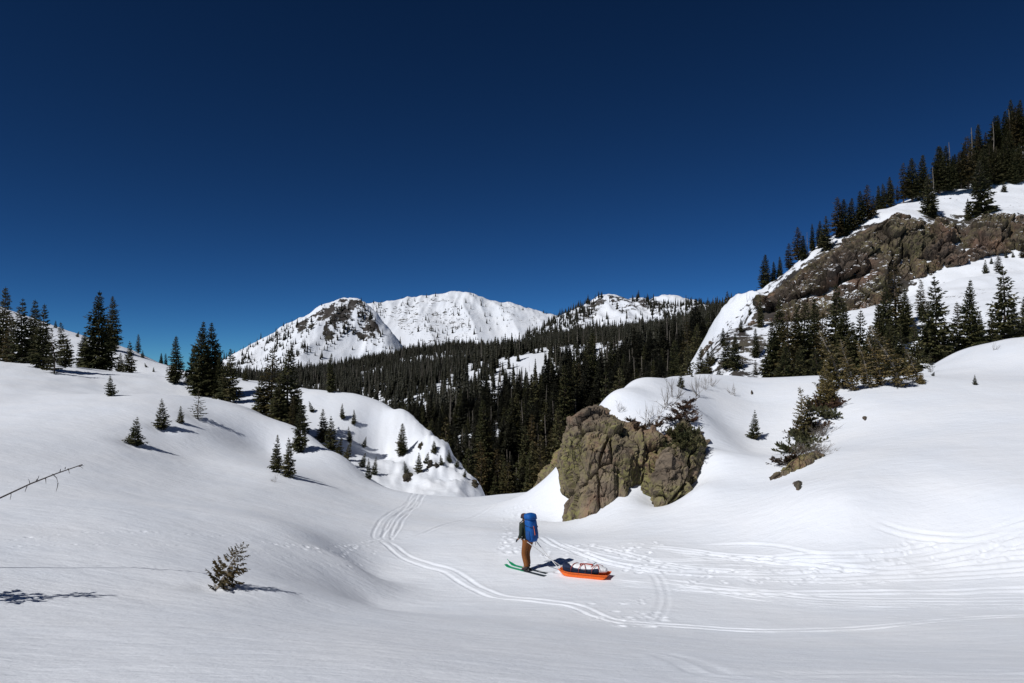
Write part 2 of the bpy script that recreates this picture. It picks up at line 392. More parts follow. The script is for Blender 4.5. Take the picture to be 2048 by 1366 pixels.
track([(768,1082),(800,1107),(850,1130),(900,1145),(960,1180),(1000,1195),(1060,1200),(1110,1206),(1160,1216),(1220,1240),(1290,1248),(1400,1255),(1550,1262),(1700,1258),(1800,1250),(1900,1240),(2060,1232)], .06, .034, (-.17,.17), .25)
track([(768,1081),(766,1070),(778,1042),(803,1022),(830,1002),(850,989)], .05, .03, (-.3,.0,.35))
track([(775,1080),(792,1058),(810,1030),(828,1008),(846,991)], .05, .03, (-.1,.3))
track([(845,1012),(900,1007),(965,1010)], .07, .03)
track([(775,1080),(850,1066),(920,1042),(985,1012)], .08, .02, (0,), .8)
track([(1205,1164),(1300,1172),(1400,1180),(1500,1194),(1600,1206),(1750,1212),(2060,1215)], .05, .022, (-.26,-.13,0,.13,.26))
track([(1080,1072),(1110,1090),(1180,1115),(1260,1135),(1330,1146),(1500,1152),(1650,1150),(1850,1141),(2060,1124)], .06, .035, (-.15,.15))
track([(1290,1094),(1400,1105),(1550,1126),(1700,1131),(1800,1121),(1900,1105),(2060,1078)], .06, .04, (-.15,.15))
track([(1330,1102),(1480,1112),(1600,1128),(1750,1142),(1850,1137),(1950,1117),(2060,1066)], .06, .04, (-.14,.14))
track([(1180,1092),(1290,1118),(1400,1120),(1550,1116),(1700,1112),(1800,1108)], .055, .03, (-.12,.12))
track([(1100,1085),(1200,1126),(1300,1140),(1450,1146)], .06, .035, (0,.3))
track([(1330,1178),(1500,1187),(1700,1188),(1900,1187),(2060,1182)], .06, .04, (-.1,.22))
track([(1740,1046),(1850,1074),(1950,1076),(2060,1045)], .06, .035, (-.15,.15))
track([(1390,1092),(1500,1088),(1640,1108),(1760,1106)], .07, .035)
track([(1250,1112),(1400,1138),(1560,1144),(1720,1140),(1900,1122),(2060,1100)], .05, .03, (-.12,.12))
track([(1360,1110),(1500,1120),(1680,1119),(1850,1098),(2060,1058)], .05, .03, (-.12,.12))
track([(1150,1098),(1260,1122),(1380,1130),(1520,1133)], .05, .03, (0,))
track([(1500,1160),(1650,1164),(1800,1160),(2060,1146)], .05, .028, (-.12,.12))
track([(1300,1165),(1450,1180),(1650,1200),(1850,1204),(2060,1203)], .05, .025, (0,.3))
track([(1290,1140),(1310,1160),(1320,1200),(1300,1240)], .07, .012, (0,.2))
track([(1420,1145),(1340,1180),(1250,1205)], .06, .02, (0,.2))
track([(1260,1300),(1330,1310),(1420,1345),(1500,1352),(1700,1350),(2060,1352)], .12, .02, (-.15,.15))
random.seed(4)
prints = []     # (x, y, radius, depth)
def trail(px_pts, step, r, dep, side):
    l = smooth_line(on_snow(px_pts), 400); s = 0; k = 1
    for a, b in zip(l[:-1], l[1:]):
        s += float(np.hypot(*(b-a)))
        if s > step:
            s = 0; k = -k; t = (b-a)/max(1e-6, np.hypot(*(b-a)))
            prints.append((b[0]-t[1]*side*k+random.gauss(0,.04), b[1]+t[0]*side*k+random.gauss(0,.04), r*random.uniform(.75,1.25), dep*random.uniform(.5,1.3)))
trail([(-10,1083),(100,1072),(230,1064),(340,1066),(480,1078),(590,1094),(650,1100),(690,1096),(765,1078)], .30, .05, .013, .05)
trail([(590,1094),(650,1101),(690,1097),(760,1080)], .2, .06, .026, .12)
trail([(-10,1094),(160,1090),(330,1091),(480,1103),(600,1120),(650,1128),(690,1130),(720,1122),(760,1100)], .34, .045, .011, .04)
for (x0, x1, y0, y1, n, r, dep) in [(1000,1060,1012,1110,80,.08,.028),(1090,1330,1085,1150,90,.08,.025),(1400,2040,1090,1170,30,.11,-.025),(1350,1700,1135,1172,40,.08,.022),(1180,1330,1195,1255,25,.08,.02),(1700,2040,1075,1130,24,.08,.02)]:
    for k in range(n):
        h = hit(random.uniform(x0, x1), random.uniform(y0, y1))
        prints.append((h[0], h[1], r*random.uniform(.6,1.3), dep*random.uniform(.5,1.4)))
def pressed(X, Y):
    """depth of tracks and prints at points of the snow"""
    x = X.ravel(); y = Y.ravel(); dz = np.zeros(len(x))
    for line, w, dep, offs, rim in tracks:
        reach = max(abs(o) for o in offs) + 4*w
        lo = line.min(0) - reach; hi = line.max(0) + reach
        idx = np.nonzero((x > lo[0]) & (x < hi[0]) & (y > lo[1]) & (y < hi[1]))[0]
        best = np.full(len(idx), 1e9); sd = np.zeros(len(idx)); along = np.zeros(len(idx))
        acc = 0.0
        for a, b in zip(line[:-1], line[1:]):
            ab = b - a; L = math.hypot(*ab)
            if L < 1e-6: continue
            ux, uy = ab/L
            rx = x[idx]-a[0]; ry = y[idx]-a[1]
            t = np.clip(rx*ux + ry*uy, 0, L); ex = rx - t*ux; ey = ry - t*uy; d = np.hypot(ex, ey)
            m = d < best
            best = np.where(m, d, best); sd = np.where(m, np.sign(ux*ry - uy*rx)*d, sd); along = np.where(m, acc+t, along); acc += L
        vary = .75 + .5*noise2(along*.9, along*0+dep*90, 3)
        fade = np.clip(along/.8, 0, 1)
        for o in offs:
            q = np.abs(sd - o - .03*noise2(along*.6, along*0+o*7, 9))
            dz[idx] += (-dep*np.exp(-(q/w)**4) + dep*rim*np.exp(-((q-1.9*w)/(.8*w))**2)) * vary * fade
    for (mx, my, r, dep) in prints:
        idx = np.nonzero((np.abs(x-mx) < 3*r) & (np.abs(y-my) < 3*r))[0]
        q = np.hypot(x[idx]-mx, y[idx]-my)/r
        dz[idx] += -dep*np.exp(-q**4) + abs(dep)*.35*np.exp(-((q-1.7)/.6)**2)
    return dz.reshape(X.shape)

azs = np.concatenate([np.linspace(-62, -38, 24)[:-1], np.linspace(-38, 38, 870), np.linspace(38, 47, 70)[1:], np.linspace(47, 62, 16)[1:]]) * math.pi/180
rs = np.concatenate([np.geomspace(.6, 5, 22)[:-1], np.geomspace(5, 16, 170)[:-1], np.geomspace(16, 30, 380)[:-1], np.geomspace(30, 50, 120)[:-1], np.geomspace(50, 165, 130)])
R_, A_ = np.meshgrid(rs, azs, indexing='ij')
GX = R_*np.sin(A_); GY = R_*np.cos(A_)
GZ = near_h(GX, GY); nearm = rs < 50
GZ[nearm] += pressed(GX[nearm], GY[nearm])
me = mesh_np('snow_ground', np.stack([GX, GY, GZ], -1).reshape(-1, 3), grid_faces(*GX.shape)[:, ::-1], True)
tag(obj('snow_ground', me, M['snow']), kind='structure')

# ------------------------------------------------------------------ farther ground: wooded valley, right hillside, mountains
def terrain(name, hf, d0, d1, az0, az1, nr, na, mat, rock=None):
    r = np.geomspace(d0, d1, nr); a = np.radians(np.linspace(az0, az1, na))
    R, A = np.meshgrid(r, a, indexing='ij'); X = R*np.sin(A); Y = R*np.cos(A); Z = hf(X, Y)
    at = None
    if rock: at = {'rock': rock(X, Y, Z).ravel()}
    m = mesh_np(name, np.stack([X, Y, Z], -1).reshape(-1, 3), grid_faces(nr, na)[:, ::-1], True, at)
    return tag(obj(name, m, mat), kind='structure')
def poly_soft(X, Y, Z, poly):
    px, py = project(X, Y, Z); return in_poly(px, py, poly).astype(float)

valley_pts = [P(*t) for t in [
    (1000,1012,150),(950,955,180),(900,893,230),(1080,935,200),(850,850,290),(780,817,350),(700,787,430),(620,770,500),(540,764,560),(430,762,620),(300,770,650),
    (830,800,350),(880,771,370),(950,746,395),(1050,712,425),(1120,695,445),(1190,686,465),(900,835,300),(1000,845,310),(1100,800,350),(1180,755,390),(1230,720,420),
    (1000,713,800),(930,698,800),(880,703,780),(800,736,700),(700,756,680),(600,760,680),(500,765,700),(1050,704,800),(1100,694,820),(1180,666,850),(1260,660,850),(1340,658,820),(1400,645,780),(1480,624,700),(1560,600,650),
    (1350,705,350),(1450,705,280),(1200,835,190),(1300,785,210),(1420,765,200),(1300,670,600),(1380,665,500),(1600,700,260)]]
valley_pts += [W(*t) for t in [(1000,540,-2),(1150,570,8),(1000,110,-34),(700,200,-40),(500,250,-40),(1300,120,-30),(900,1000,20),(600,900,-10),(1200,1050,40),(1450,1000,50),(1700,300,0),(1700,150,-25),(300,300,-35)]]
valley_field = Field(valley_pts, 1e-4).table(-.8,.75,95,1050,160,160)
def valley_h(X, Y): return valley_field(X, Y) + 2.2*fbm(X/55, Y/55, 4, 21)
terrain('valley_ground', valley_h, 105, 1000, -40, 32, 200, 260, M['far_snow'])

hill_pts = [P(*t) for t in [
    (1400,770,85),(1450,785,76),(1550,792,70),(1650,788,70),(1750,775,72),(1850,735,74),(1950,712,78),(2048,695,82),(2200,670,84),(1600,750,90),(1700,735,90),(1800,700,92),(1500,757,88),
    (1395,742,100),(1418,700,120),(1445,664,140),(1470,672,126),(1500,705,100),(1540,655,122),(1540,604,150),(1500,622,150),(1480,640,140),
    (1700,645,106),(1800,602,120),(1900,562,126),(2048,502,140),(2048,562,116),(1850,640,98),(1690,632,133),(1770,614,136),(1575,640,130),(1200+420,640,130),
    (1820,570,138),(1885,532,140),(1945,518,141),(2019,497,142),(2100,480,143),(2250,450,145),
    (1574,608,143),(1648,582,143),(1692,563,143),(1746,540,144),
    (1560,566,160),(1574,540,158),(1618,508,158),(1669,474,158),(1713,452,158),(1775,434,157),(1811,429,156),(1876,440,155),(1927,452,154),(1974,427,154),(2048,430,154),(2200,405,155),
    (1450,607,168),(1530,580,170),(1600,530,174),(1660,490,178),(1720,447,182),(1780,410,186),(1850,387,190),
    (1950,385,182),(2048,375,186),(1900,355,208),(1960,318,222),(2048,252,245),(2200,150,280),(2200,360,190),(1910,372,196),(1850,412,172),(1950,410,170)]]
hill_pts += [W(*t) for t in [(1345,100,-10),(1350,130,-12),(1370,160,-8),(1300,90,-18),(1300,150,-18),(1300,220,-12),(1400,190,0),(1420,165,5),(1450,200,4),(1530,205,8),(1600,210,14),(1720,215,26),(1780,220,32),(1850,235,40),(1900,250,46),(1960,272,54),(2048,305,70),(2250,340,95),(1380,75,-6),(1900,60,-4),(2100,60,-3)]]
hill_field = Field(hill_pts, 1e-4).table(.1,.85,55,360,170,200)
def hill_h(X, Y): return hill_field(X, Y) + 1.1*fbm(X/18, Y/18, 4, 31) + 2.0*(ridged(X/10, Y/15, 4, 33) - 1.1)*np.clip((hill_field(X, Y) - 2)/14, 0, 1)*np.exp(-((X/Y-.30)/.07)**2)
def hill_rock(X, Y, Z):
    px, py = project(X, Y, Z); k = np.zeros_like(X)
    k += .22*in_poly(px, py, [(1500,640),(1540,590),(1620,510),(1720,450),(1850,430),(2060,425),(2060,490),(1880,540),(1770,610),(1600,640)])
    k += .16*in_poly(px, py, [(1390,745),(1450,640),(1540,570),(1600,520),(1560,640),(1520,760)])
    return k + .12*fbm(X/9, Y/9, 3, 61) + .02
terrain('hillside', hill_h, 62, 330, 8, 44, 260, 280, M['hill'], hill_rock)

left_pts = [P(*t) for t in [
    (300,800,1050),(400,745,1130),(440,727,1150),(470,709,1160),(510,690,1180),(560,665,1200),(610,635,1230),(650,612,1250),(685,600,1262),(700,595,1265),(722,601,1262),(745,630,1245),(770,665,1225),(795,705,1205),(830,740,1190),
    (640,660,1190),(620,690,1160),(600,740,1090),(700,700,1160),(740,712,1160),(690,650,1210),(720,660,1215),(680,740,1080),(760,745,1090),(560,710,1130),(500,750,1030),(560,760,980),(650,775,900),(760,770,900)]]
left_pts += [W(*t) for t in [(500,1350,20),(600,1450,60),(700,1500,80),(780,1400,20),(850,1300,-10),(350,1300,-30)]]
left_field = Field(left_pts, 1e-4).table(-.6,-.03,820,1600,130,100)
def crease(X, Y, px_pts, width, height):
    """a sharp rib or gully along a surveyed line"""
    L = np.array([P(*t)[:2] for t in px_pts]); best = np.full(X.shape, 1e9)
    for a, b in zip(L[:-1], L[1:]):
        ab = b-a; t = np.clip(((X-a[0])*ab[0] + (Y-a[1])*ab[1])/(ab@ab), 0, 1); best = np.minimum(best, np.hypot(X-a[0]-t*ab[0], Y-a[1]-t*ab[1]))
    return height*np.maximum(0, 1-best/width)**1.2*np.clip(np.hypot(X-L[0][0], Y-L[0][1])/(2.2*width)-.25, 0, 1)
def left_h(X, Y):
    f = left_field(X, Y); k = np.clip((f+20)/90, .1, 1)
    z = f + 5*(ridged(X/110, Y/170, 3, 41) - 1.2)*k + 4.5*(ridged(X/38, Y/150, 3, 42) - 1.2)*k
    z = z + crease(X, Y, [(700,600,1260),(672,630,1215),(645,662,1180),(622,700,1140),(600,745,1085)], 55, 20) + crease(X, Y, [(722,603,1258),(748,640,1225),(775,680,1195),(800,715,1170)], 40, 12)
    return z - crease(X, Y, [(705,640,1225),(715,690,1165),(725,740,1090)], 50, 12) + crease(X, Y, [(610,640,1225),(585,680,1165),(560,730,1100)], 45, 9)
def left_rock(X, Y, Z):
    px, py = project(X, Y, Z)
    k = .34*in_poly(px, py, [(640,690),(650,640),(600,670),(590,650),(680,597),(722,600),(750,640),(775,690),(740,690),(700,665)])
    k += .10*in_poly(px, py, [(470,740),(480,700),(610,640),(640,650),(600,740)])
    k -= .2*in_poly(px, py, [(690,700),(790,700),(800,760),(640,760)])
    return k + .34*(ridged(X/60, Y/60, 3, 44)/2.2 - .55) + .30*(ridged(X/17, Y/34, 3, 45)/2.2 - .5)
terrain('left_mountain', left_h, 900, 1500, -30, -5, 150, 260, M['mountain'], left_rock)

main_pts = [P(*t) for t in [
    (640,640,2250),(700,612,2300),(730,606,2320),(790,600,2350),(830,593,2370),(880,590,2390),(915,581,2400),(960,593,2390),(1000,603,2370),(1040,610,2350),(1060,619,2330),(1080,626,2310),(1112,634,2290),(1180,640,2300),(1260,640,2300),
    (780,722,1800),(850,715,1850),(900,712,1850),(1000,712,1850),(1060,702,1880),(1120,680,1920),(900,640,2160),(860,650,2080),(1000,645,2150),(1060,650,2130),(940,660,2060),(800,640,2150),(760,650,2080),(1250,680,1900)]]
main_pts += [W(*t) for t in [(700,2700,130),(900,2800,180),(1100,2700,120),(600,1800,40),(900,1600,30),(1200,1650,40)]]
main_field = Field(main_pts, 1e-4).table(-.35,.2,1550,2950,120,100)
def main_h(X, Y):
    f = main_field(X, Y); k = np.clip((f-60)/150, .05, 1)
    return f + 6*(ridged(X/150, Y/300, 3, 51) - 1.2)*k + 4*(ridged(X/48, Y/330, 3, 52) - 1.2)*k + crease(X, Y, [(917,584,2390),(925,620,2250),(945,655,2080),(960,690,1880)], 80, 22) + crease(X, Y, [(1002,606,2360),(1020,640,2180),(1050,675,1900)], 60, 14) + crease(X, Y, [(832,596,2360),(850,640,2120),(870,690,1890)], 70, 12)
def main_rock(X, Y, Z):
    px, py = project(X, Y, Z)
    return .17*(in_poly(px, py, [(830,600),(900,590),(935,640),(960,690),(840,690),(760,620)])) + .14*in_poly(px, py, [(1000,603),(1115,633),(1080,650),(1000,640)]) + .3*(ridged(X/70, Y/110, 3, 54)/2.2 - .62)
terrain('snow_mountain', main_h, 1650, 2800, -17, 8, 170, 320, M['mountain'], main_rock)

right_pts = [P(*t) for t in [
    (1060,665,1180),(1112,640,1200),(1150,621,1215),(1190,605,1235),(1205,591,1245),(1220,586,1250),(1245,596,1245),(1262,592,1250),(1290,593,1250),(1310,602,1240),(1340,612,1230),(1400,606,1180),(1470,604,1130),(1560,600,1100),
    (1200,660,1050),(1150,660,1080),(1250,650,1100),(1300,635,1150),(1350,640,1100),(1220,625,1180),(1270,640,1130),(1400,640,1050),(1100,685,1000),(1300,660,980),(1200,680,960)]]
right_pts += [W(*t) for t in [(1100,1400,30),(1220,1450,60),(1300,1420,60),(1400,1380,60),(1000,1250,20),(1200,870,30),(1400,870,40)]]
right_field = Field(right_pts, 1e-4).table(-.05,.45,800,1520,110,100)
def right_h(X, Y):
    f = right_field(X, Y); k = np.clip((f-30)/60, .1, 1)
    return f + 4*(ridged(X/90, Y/130, 3, 71) - 1.2)*k + 3.5*(ridged(X/36, Y/140, 3, 72) - 1.2)*k + crease(X, Y, [(1222,590,1248),(1235,615,1200),(1255,645,1120),(1270,665,1040)], 45, 12) + crease(X, Y, [(1205,594,1240),(1175,625,1180),(1150,655,1090)], 40, 9)
def right_rock(X, Y, Z):
    px, py = project(X, Y, Z)
    return .26*in_poly(px, py, [(1130,635),(1200,595),(1215,600),(1180,645),(1150,660)]) + .24*in_poly(px, py, [(1210,590),(1330,590),(1320,630),(1280,620),(1240,625)]) + .3*(ridged(X/50, Y/60, 3, 74)/2.2 - .6)
terrain('wooded_mountain', right_h, 860, 1450, 0, 22, 130, 220, M['mountain'], right_rock)

far_pts = [P(*t) for t in [(1270,640,2300),(1300,600,2600),(1320,592,2620),(1340,584,2650),(1360,589,2640),(1385,600,2600),(1440,625,2500),(1340,620,2450),(1340,660,2300)]] + [W(*t) for t in [(1340,2900,150),(1250,2800,100),(1450,2800,100)]]
far_field = Field(far_pts, 1e-4).table(.1,.36,2150,2950,50,50)
def far_h(X, Y): return far_field(X, Y) + 9*(ridged(X/110, Y/150, 4, 81) - 1.2)
terrain('far_mountain', far_h, 2250, 2850, 8, 18, 70, 90, M['mountain'], lambda X, Y, Z: .3*(ridged(X/70, Y/110, 3, 84)/2.2 - .5))
# ------------------------------------------------------------------ rocks
def spline_net(net, nu, nv):
    """Catmull-Rom surface through a net of points (columns x rows x 3)"""
    net = np.array(net, float)
    def cr(arr, n):
        m = len(arr); t = np.linspace(0, m-1, n); i = np.minimum(t.astype(int), m-2); f = (t - i).reshape((-1,) + (1,)*(arr.ndim-1))
        p0 = arr[np.maximum(i-1, 0)]; p1 = arr[i]; p2 = arr[i+1]; p3 = arr[np.minimum(i+2, m-1)]
        return .5*((2*p1) + (-p0+p2)*f + (2*p0-5*p1+4*p2-p3)*f*f + (-p0+3*p1-3*p2+p3)*f**3)
    a = cr(net, nu); return np.swapaxes(cr(np.swapaxes(a, 0, 1), nv), 0, 1)
def rock_face(name, net, nu, nv, cell, amp, mat, seed, back=1.0, squash=.42, parent=None):
    """a rock mass: its weathered face follows the net, fractured into blocks; closed behind"""
    S = spline_net(net, nu, nv)
    du = np.gradient(S, axis=0); dv = np.gradient(S, axis=1); n = np.cross(du, dv); n /= np.linalg.norm(n, axis=2, keepdims=True) + 1e-9
    c = S.reshape(-1, 3).mean(0)
    if (n * (-S)).sum() < 0: n = -n
    p = S.reshape(-1, 3)
    warp = np.stack([fbm3(p/cell*.9 + 5, 3, seed), fbm3(p/cell*.9 + 15, 3, seed+1), fbm3(p/cell*.9 + 25, 3, seed+2)], 1) * .10
    tilt = math.radians(14); rot = np.array([[math.cos(tilt), 0, math.sin(tilt)], [0, 1, 0], [-math.sin(tilt), 0, math.cos(tilt)]])
    q = (p @ rot) / cell * np.array([1, 1, squash]) + warp
    f1, f2, cid, t1 = cell3(q, seed + 7); g1, g2, cid2, t2 = cell3(q*2.6 + 4, seed + 17); k1, k2, cid3, t3 = cell3(q*6.3 + 9, seed + 27)
    d = amp*(.8*(cid-.5) + 1.5*t1 + .30*(cid2-.5) + .75*t2 + .10*(cid3-.5) + .3*t3)
    d -= amp*.85*np.exp(-((f2-f1)/.055)**2) + amp*.16*np.exp(-((g2-g1)/.05)**2)
    d += amp*.45*fbm3(p/cell*.6, 3, seed+3) + amp*.06*fbm3(p/cell*7, 3, seed+5)
    v_ = np.linspace(0, 1, nv)[None, :]; d2 = d.reshape(S.shape[:2])*np.clip((1.02-v_)/.18, .12, 1)
    V = S + n * d2[..., None]
    bk = S.copy(); cen = c*0; out = S[:, :, :2] / np.linalg.norm(S[:, :, :2], axis=2, keepdims=True)
    # close behind: edge ring pulled back into the hill
    ring = [(i, 0) for i in range(nu)] + [(nu-1, j) for j in range(1, nv)] + [(i, nv-1) for i in range(nu-2, -1, -1)] + [(0, j) for j in range(nv-2, 0, -1)]
    verts = V.reshape(-1, 3); rv = np.array([V[i, j] + np.array([*out[i, j], -.15])*back for i, j in ring])
    ri = np.array([i*nv + j for i, j in ring]); m = len(ring); base = len(verts)
    k = np.arange(m); quads = np.stack([ri[k], ri[(k+1) % m], base+(k+1) % m, base+k], 1)
    cv = rv.mean(0); verts = np.concatenate([verts, rv, [cv]]); tri = np.stack([base+k, base+(k+1) % m, np.full(m, len(verts)-1), np.full(m, len(verts)-1)], 1)
    faces = np.concatenate([grid_faces(nu, nv), quads])
    me = mesh_np(name, verts[:-1], faces, False)
    return obj(name, me, mat, parent)
def PN(cols): return [[P(*t) for t in c] for c in cols]
o = rock_face('rock_outcrop', PN([
    [(1140,1075,37),(1140,990,37),(1142,900,37.3),(1155,850,37.8),(1195,815,39)],
    [(1116,1075,33.8),(1122,985,34.6),(1126,878,34.4),(1142,846,35.3),(1195,812,37.4)],
    [(1140,1085,32.0),(1140,985,33.0),(1150,900,33.0),(1176,826,34.6),(1228,822,37.4)],
    [(1165,1095,31.0),(1175,1000,31.6),(1190,920,32.2),(1215,838,33.9),(1258,838,37.2)],
    [(1205,1078,30.8),(1215,990,31.4),(1230,920,32.0),(1250,856,33.7),(1285,850,37)],
    [(1248,1020,31.4),(1256,955,32.0),(1270,905,32.4),(1285,872,33.4),(1310,858,36.6)],
    [(1290,968,32.9),(1298,930,33.0),(1308,895,33.1),(1325,872,33.6),(1340,850,36)],
    [(1330,965,33.8),(1335,920,33.8),(1345,880,33.9),(1355,850,34.8),(1370,825,36.6)],
    [(1372,955,34.6),(1376,905,34.6),(1382,870,35.2),(1386,845,35.9),(1395,820,38)]]), 200, 140, 1.25, .40, M['boulder'], 3, 1.5)
tag(o, 'big brown lichen covered rock outcrop with a rounded snow cap beside the gap', 'rock')
o = rock_face('rock_outcrop', PN([
    [(1290,1040,32.4),(1286,980,32.4),(1292,945,32.8),(1300,905,33.2),(1320,870,34.5)],
    [(1305,1045,30.3),(1310,980,30.8),(1320,940,31.2),(1340,898,32.0),(1352,868,34)],
    [(1345,1025,30.2),(1350,965,30.8),(1355,928,31.3),(1370,893,32.2),(1377,862,34)],
    [(1385,1000,31.0),(1390,945,31.3),(1394,915,31.9),(1400,888,32.9),(1402,860,34.6)],
    [(1420,975,32.8),(1417,930,33.0),(1416,905,33.4),(1416,885,34.2),(1416,868,35.5)]]), 120, 100, .95, .42, M['boulder'], 13, 1.2)
tag(o, 'smaller greenish lichen rock right of the big outcrop, under dark juniper', 'rock')
o = rock_face('rock_outcrop', PN([
    [(1062,1030,47),(1068,990,47),(1085,955,47.5),(1110,925,48)],
    [(1078,1030,42),(1085,980,42.5),(1100,940,43),(1118,900,44)],
    [(1110,1020,40),(1115,965,40.5),(1125,925,41),(1132,890,42)],
    [(1150,1010,39.5),(1150,950,40),(1150,910,40.5),(1150,880,42)]]), 80, 70, .9, .35, M['boulder'], 23, 1.2)
tag(o, 'grey brown rock slab behind the left edge of the big outcrop', 'rock')
def slab(name, px0, px1, top, bot, seed, d=None, cell=.5, amp=.14, mat='boulder', label=''):
    h = hit((px0+px1)/2, bot); dd = h[1] if d is None else d
    cols = []
    for k, u in enumerate(np.linspace(0, 1, 5)):
        px = px0 + (px1-px0)*u; e = math.sin(u*math.pi); t = bot + (top-bot)*(.25+.75*e)
        cols.append([P(px, bot+14, dd-.2+.9*(1-e)), P(px, bot-.3*(bot-t), dd-.25+1.0*(1-e)), P(px, t, dd+.25+.8*(1-e)), P(px, t+4, dd+1.1+.6*(1-e))])
    o = rock_face(name, cols, 60, 40, cell, amp, M[mat], seed, .6)
    return tag(o, label, 'rock')
cols = []
for u in np.linspace(0, 1, 6):
    px = 1542 + 108*u; g_ = 963 - 48*u; d_ = hit(px, g_)[1]; e = math.sin(math.pi*(.08+.84*u))
    cols.append([P(px, g_+8, d_-.15), P(px-2, g_-13*e, d_+.05), P(px, g_-26*e, d_+.45), P(px+4, g_-26*e, d_+1.5)])
tag(rock_face('rock_outcrop', cols, 90, 40, .55, .13, M['boulder'], 31, .6), 'low lichen rock under the grey brush on the right slope', 'rock')
slab('stone', 1584, 1610, 960, 976, 33, cell=.3, amp=.05, mat='stone', label='small reddish brown stone poking out of the right snow slope')
slab('stone', 1500, 1507, 780, 787, 35, cell=.3, amp=.03, mat='stone', label='tiny brown stone on the snow bench behind the rocks')
slab('stone', 1722, 1738, 833, 838, 37, cell=.3, amp=.03, mat='stone', label='flat dark stone in the snow below the brown spruce grove')
for k, (a, b, t, bo, lab) in enumerate([(836,847,889,898,'dark rock peeping out under the left snow hump edge'), (856,866,921,934,'dark rock on the steep end of the left hump'), (869,876,924,931,'small dark stone at the steep end of the left hump'), (944,953,961,974,'grey rock at the foot of the left hump by the gap'),(800,830,950,962,'low dark rock under the left hump beside small spruces')]):
    slab('rock_outcrop', a, b, t, bo, 41+k, cell=.45, amp=.28, mat='wet_rock', label=lab)

def cliff_cols(rows, d0, d1, n=5):
    out = []
    for (px, b, t, *dd) in rows:
        b = b - 8
        a, c = (dd + [d0, d1])[:2] if dd else (d0, d1)
        out.append([P(px, b + 14 - (b+14-t)*v, a + (c-a)*v**1.6) for v in np.linspace(0, 1, n)])
    return out
o = rock_face('cliff', cliff_cols([(1520,612,596,150,156),(1540,606,586),(1574,600,560),(1618,576,532),(1669,548,500),(1700,536,476),(1735,526,456),(1767,590,442),(1790,600,424),(1820,567,432),(1856,549,444),(1885,528,441),(1927,527,455),(1960,505,431),(2004,495,425),(2048,485,432),(2110,470,420),(2200,450,400)], 139, 150.5), 380, 130, 3.6, 2.1, M['cliff'], 53, 6, .5)
tag(o, 'long grey brown cliff band below the snow terrace of the right hillside', 'cliff')
o = rock_face('cliff', cliff_cols([(1555,640,622),(1582,632,604),(1620,634,594),(1654,634,588),(1692,628,563),(1737,618,548),(1775,614,528)], 131, 137.5), 150, 70, 3.4, 1.5, M['cliff'], 57, 5, .5)
tag(o, 'lower grey brown cliff step under the sloping snow ledge', 'cliff')
for k, (a, b, t, bo, dd, lab) in enumerate([(1500,1523,643,655,127,'small rock ledge in the left snow gully of the hillside'), (1400,1440,690,722,118,'dark rock knob on the spur above the bench'), (1520,1556,640,668,126,'dark rock rib under the left end of the cliff'),(1478,1500,676,690,118,'small rock low on the spur of the hillside')]):
    cols = [[P(a+(b-a)*u, bo+8, dd), P(a+(b-a)*u, bo-(bo-t)*.5*math.sin(.3+2.5*u), dd-1+2*abs(u-.5)), P(a+(b-a)*u, bo-(bo-t)*math.sin(.3+2.5*u), dd+2.5), P(a+(b-a)*u, bo-(bo-t)*math.sin(.3+2.5*u)*.7, dd+7)] for u in np.linspace(0, 1, 5)]
    tag(rock_face('rock_outcrop', cols, 50, 36, 2.0, .7, M['cliff'], 61+k, 3), lab, 'rock')
# ------------------------------------------------------------------ conifers
def rot_to(v, ax, ang):
    c, s = math.cos(ang), math.sin(ang); ax = ax/np.linalg.norm(ax)
    return v*c + np.cross(ax, v)*s + ax*np.dot(ax, v)*(1-c)
def tube(path, radii, sides=6):
    path = np.array(path, float); n = len(path); V = []; Fc = []
    for i in range(n):
        t = path[min(i+1, n-1)] - path[max(i-1, 0)]; t /= np.linalg.norm(t) + 1e-9
        u = np.cross(t, (0, 0, 1.0)) if abs(t[2]) < .9 else np.cross(t, (1.0, 0, 0)); u /= np.linalg.norm(u); w = np.cross(t, u)
        for k in range(sides):
            a = 2*math.pi*k/sides; V.append(path[i] + radii[i]*(math.cos(a)*u + math.sin(a)*w))
    for i in range(n-1):
        for k in range(sides):
            a = i*sides + k; b = i*sides + (k+1) % sides; Fc.append((a, b, b+sides, a+sides))
    return np.array(V), np.array(Fc)
def join_vf(parts):
    V = []; Fc = []; o = 0
    for v, f in parts:
        V.append(v); Fc.append(np.array(f) + o); o += len(v)
    return np.concatenate(V), np.concatenate(Fc)
